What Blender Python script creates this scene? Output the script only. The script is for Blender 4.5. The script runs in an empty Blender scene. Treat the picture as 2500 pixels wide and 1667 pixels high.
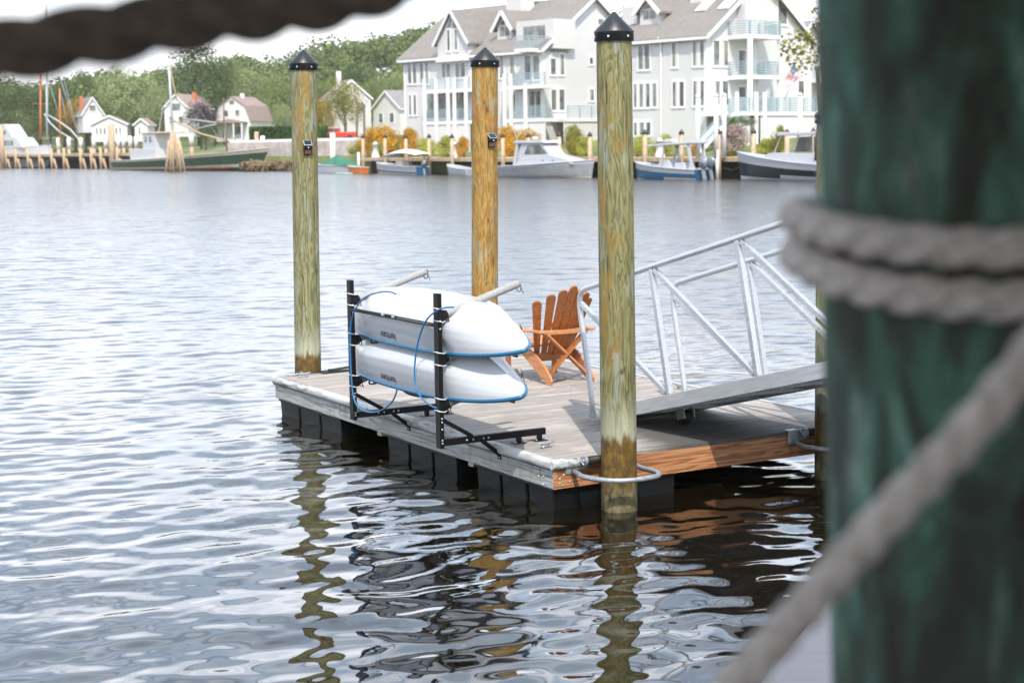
import bpy, bmesh, math, random
import numpy as np
from math import sin, cos, tan, pi, radians, sqrt, atan, atan2
from mathutils import Vector, Matrix, noise
random.seed(7)
S = bpy.context.scene
COL = S.collection
R = radians
# ------------------------------------------------------------------ camera model
F, YH, ROLL, CH = 4030.0, 350.0, .015, 3.0
PITCH = atan((833.5-YH)/F)
_cr, _sr = cos(ROLL), sin(ROLL)
FW = Vector((0, cos(PITCH), -sin(PITCH))); U0 = Vector((0, sin(PITCH), cos(PITCH)))
RT = Vector((1, 0, 0))*_cr - U0*_sr; UP = Vector((1, 0, 0))*_sr + U0*_cr
CAMP = Vector((0, 0, CH))
def ray(x, y): return FW + RT*((x-1250)/F) - UP*((y-833.5)/F)
def G(x, y, z=0.0):
    d = ray(x, y); return CAMP + d*((z-CH)/d.z)
def AT(x, y, Y):
    d = ray(x, y); return CAMP + d*(Y/d.y)
def onplane(M, axis, k, x, y):
    """point seen at photo pixel x,y on the plane local[axis]=k of frame M, in local coordinates"""
    Mi = M.inverted(); o = Mi @ CAMP; d = Mi.to_3x3() @ ray(x, y)
    return o + d*((k-o[axis])/d[axis])
# ------------------------------------------------------------------ mesh builder
ROOTM = {}
class MB:
    def __init__(s): s.v = []; s.f = []; s.m = []; s.sm = []
    def add(s, vs, fs, mi=0, smooth=False):
        b = len(s.v); s.v += [tuple(p) for p in vs]
        for f in fs: s.f.append([b+i for i in f]); s.m.append(mi); s.sm.append(smooth)
        return s
    def box(s, lo, hi, mi=0, M=None):
        x0, y0, z0 = lo; x1, y1, z1 = hi
        vs = [Vector(p) for p in ((x0,y0,z0),(x1,y0,z0),(x1,y1,z0),(x0,y1,z0),(x0,y0,z1),(x1,y0,z1),(x1,y1,z1),(x0,y1,z1))]
        if M: vs = [M @ p for p in vs]
        return s.add(vs, [(0,3,2,1),(4,5,6,7),(0,1,5,4),(1,2,6,5),(2,3,7,6),(3,0,4,7)], mi)
    def beam(s, p, q, w, h, up=(0,0,1), mi=0):
        p = Vector(p); q = Vector(q); d = (q-p); L = d.length; d.normalize()
        u = Vector(up); sd = d.cross(u)
        if sd.length < 1e-4: sd = d.cross(Vector((1,0,0)))
        sd.normalize(); u = sd.cross(d).normalized()
        M = Matrix((sd, d, u)).transposed().to_4x4(); M.translation = p
        return s.box((-w/2, 0, -h/2), (w/2, L, h/2), mi, M)
    def tube(s, pts, r, n=12, mi=0, caps=True, smooth=True, prof=None):
        pts = [Vector(p) for p in pts]; k = len(pts)
        rs = r if isinstance(r, (list, tuple)) else [r]*k
        t0 = (pts[1]-pts[0]).normalized(); a = Vector((0,0,1)) if abs(t0.z) < .9 else Vector((1,0,0))
        nrm = (a - t0*a.dot(t0)).normalized(); vs = []
        for i in range(k):
            t = (pts[min(i+1,k-1)]-pts[max(i-1,0)]).normalized()
            nrm = (nrm - t*nrm.dot(t)).normalized(); b = t.cross(nrm)
            for j in range(n):
                an = 2*pi*j/n; rr = rs[i]*(prof(i, an) if prof else 1)
                vs.append(pts[i] + nrm*cos(an)*rr + b*sin(an)*rr)
        fs = [(i*n+j, i*n+(j+1) % n, (i+1)*n+(j+1) % n, (i+1)*n+j) for i in range(k-1) for j in range(n)]
        s.add(vs, fs, mi, smooth)
        if caps:
            b = len(s.v)-k*n
            s.f += [[b+j for j in range(n)][::-1], [b+(k-1)*n+j for j in range(n)]]; s.m += [mi, mi]; s.sm += [False, False]
        return s
    def lathe(s, prof, c=(0,0,0), n=24, mi=0, smooth=True, M=None):
        vs = []
        for r, z in prof:
            for j in range(n):
                p = Vector((cos(2*pi*j/n)*r, sin(2*pi*j/n)*r, z))
                vs.append((M @ p if M else p) + Vector(c))
        k = len(prof)
        fs = [(i*n+j, i*n+(j+1) % n, (i+1)*n+(j+1) % n, (i+1)*n+j) for i in range(k-1) for j in range(n)]
        s.add(vs, fs, mi, smooth); b = len(s.v)-k*n
        s.f += [[b+j for j in range(n)][::-1], [b+(k-1)*n+j for j in range(n)]]; s.m += [mi, mi]; s.sm += [False, False]
        return s
    def prism(s, poly, d, M=None, mi=0):
        """poly in local xy, extruded along z by d"""
        n = len(poly); vs = [Vector((p[0], p[1], 0)) for p in poly] + [Vector((p[0], p[1], d)) for p in poly]
        if M: vs = [M @ p for p in vs]
        fs = [list(range(n))[::-1], list(range(n, 2*n))] + [(i, (i+1) % n, n+(i+1) % n, n+i) for i in range(n)]
        return s.add(vs, fs, mi)
    def grid(s, fn, nu, nv, mi=0, smooth=True):
        vs = [fn(i/(nu-1), j/(nv-1)) for i in range(nu) for j in range(nv)]
        fs = [(i*nv+j, (i+1)*nv+j, (i+1)*nv+j+1, i*nv+j+1) for i in range(nu-1) for j in range(nv-1)]
        return s.add(vs, fs, mi, smooth)
    def build(s, name, mats, parent=None, world=False, bevel=0, solid=0, fixn=True):
        me = bpy.data.meshes.new(name); o = bpy.data.objects.new(name, me); COL.objects.link(o)
        vs = s.v
        if world and parent is not None:
            r = parent
            while r.parent: r = r.parent
            Mi = ROOTM[r.name].inverted(); vs = [tuple(Mi @ Vector(p)) for p in vs]
        me.from_pydata(vs, [], s.f); me.update()
        for m in (mats if isinstance(mats, (list, tuple)) else [mats]): me.materials.append(m)
        me.polygons.foreach_set('material_index', s.m); me.polygons.foreach_set('use_smooth', s.sm)
        if fixn and len(s.f) < 60000:
            bm = bmesh.new(); bm.from_mesh(me); bmesh.ops.recalc_face_normals(bm, faces=bm.faces); bm.to_mesh(me); bm.free()
        if parent is not None: o.parent = parent
        if solid:
            md = o.modifiers.new('s', 'SOLIDIFY'); md.thickness = solid; md.offset = 0
        if bevel:
            md = o.modifiers.new('b', 'BEVEL'); md.width = bevel; md.segments = 2; md.limit_method = 'ANGLE'; md.angle_limit = R(40)
        return o
def tag(o, label=None, cat=None, group=None, kind=None):
    for k, v in (('label', label), ('category', cat), ('group', group), ('kind', kind)):
        if v: o[k] = v
    return o
def thing(name, label, cat, loc=(0,0,0), rz=0, group=None, M=None):
    o = bpy.data.objects.new(name, None); COL.objects.link(o); o.empty_display_size = .2
    if M is None: M = Matrix.Translation(Vector(loc)) @ Matrix.Rotation(rz, 4, 'Z')
    o.matrix_world = M; ROOTM[o.name] = M
    return tag(o, label, cat, group)
def copy_tree(o, M=None, parent=None):
    c = o.copy(); COL.objects.link(c)
    if parent is not None: c.parent = parent
    if M is not None: c.matrix_world = M; ROOTM[c.name] = M
    for ch in list(o.children): copy_tree(ch, None, c)
    return c
# ------------------------------------------------------------------ materials
def col(c):
    if isinstance(c, str):
        c = c.lstrip('#'); v = [int(c[i:i+2], 16)/255 for i in (0, 2, 4)]
        return tuple((x/12.92 if x <= .04045 else ((x+.055)/1.055)**2.4) for x in v)+(1,)
    return tuple(c)+(1,)
class NT:
    def __init__(s, name):
        s.m = bpy.data.materials.new(name); s.m.use_nodes = True; s.t = s.m.node_tree; s.t.nodes.clear()
        s.out = s.n('ShaderNodeOutputMaterial'); s.b = s.n('ShaderNodeBsdfPrincipled'); s.l(s.b.outputs[0], s.out.inputs[0])
        s.tc = s.n('ShaderNodeTexCoord')
    def n(s, t, **k):
        x = s.t.nodes.new(t)
        for a, v in k.items(): setattr(x, a, v)
        return x
    def l(s, a, b): s.t.links.new(a, b)
    def map(s, sc=(1,1,1), loc=(0,0,0), src=None, rot=(0,0,0)):
        m = s.n('ShaderNodeMapping'); s.l(src or s.tc.outputs['Object'], m.inputs[0])
        m.inputs['Scale'].default_value = sc; m.inputs['Location'].default_value = loc; m.inputs['Rotation'].default_value = rot
        return m.outputs[0]
    def noise(s, vec, scale=1, detail=4, rough=.55, dist=0):
        x = s.n('ShaderNodeTexNoise'); s.l(vec, x.inputs['Vector'])
        x.inputs['Scale'].default_value = scale; x.inputs['Detail'].default_value = detail
        x.inputs['Roughness'].default_value = rough; x.inputs['Distortion'].default_value = dist
        return x.outputs[0]
    def ramp(s, fac, stops, interp='LINEAR'):
        x = s.n('ShaderNodeValToRGB'); s.l(fac, x.inputs[0]); e = x.color_ramp.elements; x.color_ramp.interpolation = interp
        while len(e) < len(stops): e.new(.5)
        for i, (p, c) in enumerate(stops): e[i].position = p; e[i].color = col(c) if not isinstance(c, (int, float)) else (c, c, c, 1)
        return x.outputs[0]
    def mix(s, f, a, b, mode='MIX'):
        x = s.n('ShaderNodeMix', data_type='RGBA', blend_type=mode)
        for sock, v in ((x.inputs[0], f), (x.inputs[6], a), (x.inputs[7], b)):
            if isinstance(v, (int, float)): sock.default_value = v
            elif isinstance(v, (tuple, str, list)): sock.default_value = col(v)
            else: s.l(v, sock)
        return x.outputs[2]
    def math(s, op, a, b=0, c=None, clamp=False):
        x = s.n('ShaderNodeMath', operation=op, use_clamp=clamp)
        for i, v in enumerate((a, b) if c is None else (a, b, c)):
            if isinstance(v, (int, float)): x.inputs[i].default_value = v
            else: s.l(v, x.inputs[i])
        return x.outputs[0]
    def sep(s, src=None):
        x = s.n('ShaderNodeSeparateXYZ'); s.l(src or s.tc.outputs['Object'], x.inputs[0]); return x.outputs
    def rng(s, v, a, b, c=0, d=1, smooth=False):
        x = s.n('ShaderNodeMapRange'); s.l(v, x.inputs[0])
        if smooth: x.interpolation_type = 'SMOOTHSTEP'
        for i, k in enumerate((a, b, c, d)): x.inputs[i+1].default_value = k
        return x.outputs[0]
    def bump(s, h, dist=.01, strength=1, prev=None):
        x = s.n('ShaderNodeBump'); s.l(h, x.inputs['Height']); x.inputs['Distance'].default_value = dist; x.inputs['Strength'].default_value = strength
        if prev: s.l(prev, x.inputs['Normal'])
        s.l(x.outputs[0], s.b.inputs['Normal']); return x.outputs[0]
    def set(s, base=None, rough=None, metal=None, **k):
        for nm, v in (('Base Color', base), ('Roughness', rough), ('Metallic', metal)):
            if v is None: continue
            i = s.b.inputs[nm]
            if isinstance(v, (int, float)): i.default_value = v
            elif isinstance(v, (tuple, str, list)): i.default_value = col(v)
            else: s.l(v, i)
        for nm, v in k.items(): s.b.inputs[nm.replace('_', ' ')].default_value = v
        return s
def simple(name, c1, c2=None, scale=8, rough=.5, metal=0, bump=0, sc=(1,1,1), detail=5, lo=.35, hi=.65, **k):
    m = NT(name); c2 = c2 or c1; f = m.noise(m.map(sc), scale, detail)
    m.set(m.ramp(f, [(lo, c1), (hi, c2)]), m.rng(f, .2, .8, rough*.85, min(1, rough*1.15)), metal, **k)
    if bump: m.bump(f, bump)
    return m.m
def island(m):
    g = m.n('ShaderNodeNewGeometry'); return g.outputs['Random Per Island']
def plankmat(name, cols, axis=0, grain=1.0, rough=.75, bump=.002, dirt=None, ring=.5, var=.25, knots=0, mould=False, streak=False):  # mould: gangway's shadow painted into the board colour, with some dark algae
    """wood planks: grain runs along axis; every board (mesh island) has its own shade"""
    m = NT(name); isl = island(m)
    off = m.n('ShaderNodeCombineXYZ'); m.l(m.math('MULTIPLY', isl, 37.0), off.inputs[0]); m.l(m.math('MULTIPLY', isl, 91.0), off.inputs[1]); m.l(m.math('MULTIPLY', isl, 53.0), off.inputs[2])
    ad = m.n('ShaderNodeVectorMath', operation='ADD'); m.l(m.tc.outputs['Object'], ad.inputs[0]); m.l(off.outputs[0], ad.inputs[1])
    sc = [14*grain]*3; sc[axis] = .7*grain
    v = m.map(tuple(sc), src=ad.outputs[0])
    wv = m.noise(v, 1.6, 3, .5, .6)
    rings = m.math('SINE', m.math('MULTIPLY', wv, 42.0)); rings = m.rng(rings, -1, 1)
    fsc = [90*grain]*3; fsc[axis] = 2*grain
    fine = m.noise(m.map(tuple(fsc), src=ad.outputs[0]), 1, 4, .65)
    f = m.math('ADD', m.math('MULTIPLY', rings, ring), m.math('MULTIPLY', fine, 1-ring))
    c = m.ramp(f, [(.25, cols[0]), (.5, cols[1]), (.8, cols[2])])
    c = m.mix(1, c, m.ramp(isl, [(0, 1-var), (1, 1+var*.4)]), 'MULTIPLY')
    if knots:
        vo = m.n('ShaderNodeTexVoronoi'); ks = [3.2]*3; ks[axis] = 1.3; m.l(m.map(tuple(ks), src=ad.outputs[0]), vo.inputs[0])
        c = m.mix(m.rng(vo.outputs[0], .04, .14, .75, 0), c, cols[0])
    if dirt:
        dn = m.noise(m.map((1.3, 1.3, 1.3)), 1.2, 5, .6)
        c = m.mix(m.rng(dn, .45, .7, 0, .7), c, dirt)
    if mould:   # gangway's shadow painted into the board colour, with some dark algae
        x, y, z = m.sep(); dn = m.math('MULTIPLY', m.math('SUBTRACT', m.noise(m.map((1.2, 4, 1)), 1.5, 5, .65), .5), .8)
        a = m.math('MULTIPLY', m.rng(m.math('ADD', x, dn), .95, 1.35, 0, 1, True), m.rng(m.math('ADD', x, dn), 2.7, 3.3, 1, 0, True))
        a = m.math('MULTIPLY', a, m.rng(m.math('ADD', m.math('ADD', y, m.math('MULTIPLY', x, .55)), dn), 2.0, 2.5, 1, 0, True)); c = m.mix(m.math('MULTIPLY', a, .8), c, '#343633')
    if streak:  # run-off stains below the bumper
        st = m.noise(m.map((1, 9, .6), (0, 3, 0)), 1, 4, .7); x, y, z = m.sep()
        c = m.mix(m.math('MULTIPLY', m.rng(st, .56, .66, 0, .8), m.rng(z, .2, .36, .25, 1)), c, '#4c4f3c')
    m.set(c, rough); m.bump(f, bump); return m.m
M_ = {}
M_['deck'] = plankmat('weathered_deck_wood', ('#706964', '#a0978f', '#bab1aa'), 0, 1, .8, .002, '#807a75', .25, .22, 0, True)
M_['fascia_grey'] = plankmat('weathered_fascia_wood', ('#7d7e7c', '#a8a9a6', '#bdbcb7'), 1, .8, .8, .002, '#8b8c86', .4, .12, 1, False, True)
M_['fascia_new'] = plankmat('orange_fascia_wood', ('#80502f', '#a9724a', '#bd8c62'), 0, .8, .65, .001, None, .45, .1, 1)
M_['joist'] = plankmat('pale_joist_wood', ('#9b8a72', '#c3b196', '#d2c5ad'), 0, 1, .75, .001)
M_['teak'] = plankmat('orange_teak_wood', ('#74401c', '#a1602e', '#b3743f'), 2, 1.0, .42, .0008, None, .3, .2)
M_['teak_pale'] = plankmat('sunned_teak_wood', ('#a3633a', '#bd7f52', '#c98f66'), 1, .8, .5, .0008, None, .3, .12)
M_['black_float'] = simple('black_float_plastic', '#070808', '#0f1112', 5, .5, 0, .002, Specular_IOR_Level=.25)
M_['black_steel'] = simple('black_powder_coated_steel', '#070707', '#0c0d0e', 30, .5, .0, 0, Specular_IOR_Level=.25)
M_['cap'] = simple('black_cap_plastic', '#16191b', '#262a2d', 12, .42, 0, .0005, sc=(1, 1, .2))
M_['galv'] = simple('galvanised_steel', '#8f969c', '#aab0b4', 25, .5, .6, .0004)
M_['alu'] = simple('brushed_aluminium', '#b4b8bc', '#c9ccce', 20, .42, .55, .0003, sc=(.3, 3, 3))
M_['bolt'] = simple('zinc_bolt', '#a9aaa8', '#d8d8d4', 60, .3, .8)
M_['white_gel'] = NT('white_gelcoat').set('#b3b6bb', .3, 0, Coat_Weight=.15).m
M_['blue_rim'] = NT('blue_rim_plastic').set('#0f5c82', .3).m
M_['pad'] = simple('grey_foam_pad', '#8b8b8a', '#9c9c9a', 40, .75, 0, .0008)
M_['text'] = NT('dark_lettering').set('#1c2128', .4).m
M_['blue_cable'] = NT('blue_coated_cable').set('#1a6ba2', .35).m
M_['rubber'] = simple('black_rubber', '#0c0c0d', '#1c1c1d', 30, .6)
M_['string'] = NT('black_string').set('#101012', .8).m
M_['white_strap'] = NT('white_cable_tie').set('#d5d6d2', .5).m
def vinyl():
    m = NT('dirty_white_vinyl'); n1 = m.noise(m.map((3, 1.2, 9)), 3, 6, .7)
    x, y, z = m.sep()
    n2 = m.noise(m.map((2, .8, 2)), 1.5, 3)
    mask = m.math('MULTIPLY', m.rng(n1, .42, .62), m.rng(n2, .38, .52))
    m.set(m.mix(m.math('MULTIPLY', mask, .9), '#bfc1c0', '#43463f'), .5); return m.m
M_['vinyl'] = vinyl()
def pilemat(name, a, b, c, patch, patch_amt, seed, wz, pale='#9aa192'):
    """treated pile wood; wz = height of the stained tide band above the water"""
    m = NT(name); x, y, z = m.sep(); z = m.math('SUBTRACT', z, .6); lo = (seed, seed*2, seed*.7)
    g = m.noise(m.map((8, 8, 1.1), lo), 1.5, 4, .55, .6)
    rings = m.rng(m.math('SINE', m.math('MULTIPLY', g, 50.0)), -1, 1)
    fine = m.noise(m.map((45, 45, 2.2), lo), 1, 4, .6)
    f = m.math('ADD', m.math('MULTIPLY', rings, .38), m.math('MULTIPLY', fine, .62))
    c0 = m.ramp(f, [(.25, a), (.5, b), (.78, c)])
    big = m.noise(m.map((5, 5, 1.5), (seed*3, 1, 2)), 1.3, 5, .62, .5)
    c0 = m.mix(m.math('MULTIPLY', m.rng(big, .5, .64, 0, 1, True), patch_amt), c0, m.mix(fine, patch, patch, 'MIX'))
    grey = m.noise(m.map((5, 5, 1.4), (seed, 7, 4)), 1.6, 5, .62, .3)
    c0 = m.mix(m.rng(grey, .55, .62, 0, .7, True), c0, m.ramp(fine, [(.3, '#70776c'), (.7, pale)]))
    streak = m.noise(m.map((14, 14, .25), (3, seed, 1)), 1, 2)
    c0 = m.mix(m.rng(streak, .64, .68, 0, .4), c0, a)
    ck = m.noise(m.map((5, 5, .22), (seed, 4, 9)), 1.3, 3, .5); ck = m.math('ABSOLUTE', m.math('SUBTRACT', ck, .5))
    c0 = m.mix(m.rng(ck, .0025, .006, .8, 0), c0, '#2a2416')
    kn = m.n('ShaderNodeTexVoronoi'); m.l(m.map((3.6, 3.6, 1.5), (seed*1.7, 2, 1)), kn.inputs[0])
    c0 = m.mix(m.rng(kn.outputs[0], .05, .13, .75, 0, True), c0, '#4a3a1c')
    # bleached zone above the tide band, then orange-brown band, then dark weed
    e = m.math('MULTIPLY', m.math('SUBTRACT', m.noise(m.map((22, 22, 1.5), (1, 2, seed)), 1, 5, .7), .5), .32)
    zz = m.math('ADD', z, e)
    c0 = m.mix(m.rng(zz, wz+.02, wz+.45, .75, 0, True), c0, m.ramp(fine, [(.3, '#8f907a'), (.7, '#b0b4a2')]))
    weed = m.noise(m.map((16, 16, 9), (2, seed, 5)), 1, 6, .75)
    cb = m.ramp(weed, [(.32, '#2a2310'), (.5, '#5a4415'), (.68, '#82641f')])
    c0 = m.mix(m.rng(zz, wz-.03, wz+.05, 1, 0, True), c0, cb)
    low = m.ramp(weed, [(.35, '#2b2b1c'), (.55, '#6e6547'), (.75, '#8f8463')])
    c0 = m.mix(m.rng(zz, .12, .3, 1, 0, True), c0, low)
    m.set(c0, m.rng(zz, .3, 1, .6, .75)); m.bump(f, .0035); return m.m
M_['pile_green'] = pilemat('green_grey_pile_wood', '#54553a', '#77744f', '#8b875f', '#86692c', .8, 2.0, .62)
M_['pile_front'] = pilemat('olive_pile_wood', '#525134', '#737047', '#88835a', '#846828', .8, 5.3, .60)
M_['pile_orange'] = pilemat('amber_pile_wood', '#6f5420', '#927033', '#a08548', '#97622a', .55, 9.1, .62, '#a39f7d')

def leafmat(name, a, b, c=None):
    m = NT(name); isl = island(m); big = m.noise(m.tc.outputs['Object'], .35, 2)
    ci = m.ramp(isl, [(0, a), (.6, b), (1, c or b)])
    ci = m.mix(1, ci, m.ramp(big, [(.35, .72), (.65, 1.15)]), 'MULTIPLY')
    m.set(ci, .7, 0, Specular_IOR_Level=.2)
    tr = m.n('ShaderNodeBsdfTranslucent'); m.l(ci, tr.inputs[0]); mx = m.n('ShaderNodeMixShader'); mx.inputs[0].default_value = .3
    m.l(m.b.outputs[0], mx.inputs[1]); m.l(tr.outputs[0], mx.inputs[2]); m.l(mx.outputs[0], m.out.inputs[0]); return m.m
LEAF = {
 'dark': leafmat('dark_green_leaves', '#3b4c2a', '#566a3c', '#72824a'),
 'mid': leafmat('green_leaves', '#5f7340', '#808f56', '#9ba468'),
 'pale': leafmat('pale_green_leaves', '#748452', '#96a26c', '#b0b282'),
 'yellow': leafmat('yellow_green_leaves', '#67702f', '#8f8f3c', '#b09a3a'),
 'autumn': leafmat('turning_leaves', '#76823c', '#b08c34', '#c98a2a'),
 'orange': leafmat('orange_blossom_leaves', '#a39a34', '#d99526', '#d8ac34'),
 'lime': leafmat('lime_leaves', '#8f9e3e', '#b6ba52', '#ccc66c'),
 'copper': leafmat('copper_beech_leaves', '#2c1f22', '#4a363a', '#6a5258'),
 'hedge': leafmat('hedge_leaves', '#35502a', '#4f6f38', '#6a8440'),
 'pinky': leafmat('pale_pink_twigs', '#8d7c74', '#c0b0a8', '#b29a92'),
}
M_['bark'] = simple('bark', '#4a4038', '#6b5f54', 12, .9, 0, .01, sc=(1, 1, .2))

# ------------------------------------------------------------------ world and sun
sun_to = Vector((.06, -.78, 1.0)).normalized()
SUN_EL = math.asin(sun_to.z)
W = bpy.data.worlds.new('World'); S.world = W; W.use_nodes = True
t = W.node_tree; t.nodes.clear()
def wn(k, **a):
    x = t.nodes.new(k)
    for p, v in a.items(): setattr(x, p, v)
    return x
wo = wn('ShaderNodeOutputWorld'); bg = wn('ShaderNodeBackground'); t.links.new(bg.outputs[0], wo.inputs[0])
sky = wn('ShaderNodeTexSky', sky_type='NISHITA', sun_disc=False, sun_elevation=SUN_EL, sun_rotation=R(176))
sky.air_density = 1.0; sky.dust_density = 2.0; sky.ozone_density = 1.0
tc = wn('ShaderNodeTexCoord'); sp = wn('ShaderNodeSeparateXYZ'); t.links.new(tc.outputs['Generated'], sp.inputs[0])
def wm(op, a, b, clamp=False):
    x = wn('ShaderNodeMath', operation=op, use_clamp=clamp)
    for i, v in enumerate((a, b)):
        if isinstance(v, (int, float)): x.inputs[i].default_value = v
        else: t.links.new(v, x.inputs[i])
    return x.outputs[0]
den = wm('ADD', wm('MAXIMUM', sp.outputs[2], 0.0), .16)
cx = wm('DIVIDE', sp.outputs[0], den); cy = wm('DIVIDE', sp.outputs[1], den)
cb = wn('ShaderNodeCombineXYZ'); t.links.new(cx, cb.inputs[0]); t.links.new(cy, cb.inputs[1])
nz = wn('ShaderNodeTexNoise'); t.links.new(cb.outputs[0], nz.inputs['Vector']); nz.inputs['Scale'].default_value = 2.1
nz.inputs['Detail'].default_value = 4; nz.inputs['Roughness'].default_value = .55; nz.inputs['Distortion'].default_value = .4
cr_ = wn('ShaderNodeValToRGB'); t.links.new(nz.outputs[0], cr_.inputs[0])
cr_.color_ramp.elements[0].position = .34; cr_.color_ramp.elements[1].position = .52
hz_ = wn('ShaderNodeMapRange'); t.links.new(sp.outputs[2], hz_.inputs[0])
for i, k in enumerate((0.0, .30, .9, 0.0)): hz_.inputs[i+1].default_value = k
cov = wm('MAXIMUM', wm('MULTIPLY', cr_.outputs[0], .85), hz_.outputs[0], True)
nz2 = wn('ShaderNodeTexNoise'); t.links.new(cb.outputs[0], nz2.inputs['Vector']); nz2.inputs['Scale'].default_value = 3.6; nz2.inputs['Detail'].default_value = 3
lowf = wn('ShaderNodeMapRange'); t.links.new(sp.outputs[2], lowf.inputs[0])
for i, k in enumerate((.05, .36, .40, -.30)): lowf.inputs[i+1].default_value = k
cf_ = wm('ADD', wm('MULTIPLY', wm('SUBTRACT', nz2.outputs[0], .5), 2.0), wm('ADD', lowf.outputs[0], .5), True)
cl = wn('ShaderNodeMix', data_type='RGBA'); t.links.new(cf_, cl.inputs[0])
SKYS = .1
CW = 1.0
CW = 1.0
cl.inputs[6].default_value = (.47*CW/SKYS, .60*CW/SKYS, .75*CW/SKYS, 1); cl.inputs[7].default_value = (1.08*CW/SKYS, 1.05*CW/SKYS, 1.08*CW/SKYS, 1)
hr_ = wn('ShaderNodeValToRGB'); t.links.new(sp.outputs[2], hr_.inputs[0]); hr_.color_ramp.interpolation = 'B_SPLINE'
while len(hr_.color_ramp.elements) < 6: hr_.color_ramp.elements.new(.5)
for e_, (p_, v_) in zip(hr_.color_ramp.elements, ((0, .40), (.04, .50), (.10, .92), (.26, .76), (.42, .68), (.75, .58))): e_.position = p_; e_.color = (v_, v_, v_, 1)
hb = wn('ShaderNodeMath', operation='MULTIPLY'); t.links.new(hr_.outputs[0], hb.inputs[0]); hb.inputs[1].default_value = 3.0
mx = wn('ShaderNodeMix', data_type='RGBA'); t.links.new(cov, mx.inputs[0]); t.links.new(sky.outputs[0], mx.inputs[6]); t.links.new(cl.outputs[2], mx.inputs[7])
vm = wn('ShaderNodeVectorMath', operation='SCALE'); t.links.new(mx.outputs[2], vm.inputs[0]); t.links.new(hb.outputs[0], vm.inputs['Scale'])
t.links.new(vm.outputs[0], bg.inputs[0]); bg.inputs[1].default_value = SKYS
sl = bpy.data.lights.new('sun', 'SUN'); sl.energy = 4.4; sl.angle = R(.5); sl.color = (1, .94, .85)
so = bpy.data.objects.new('sun', sl); COL.objects.link(so); so.rotation_euler = (-sun_to).to_track_quat('-Z', 'Y').to_euler()

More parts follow.
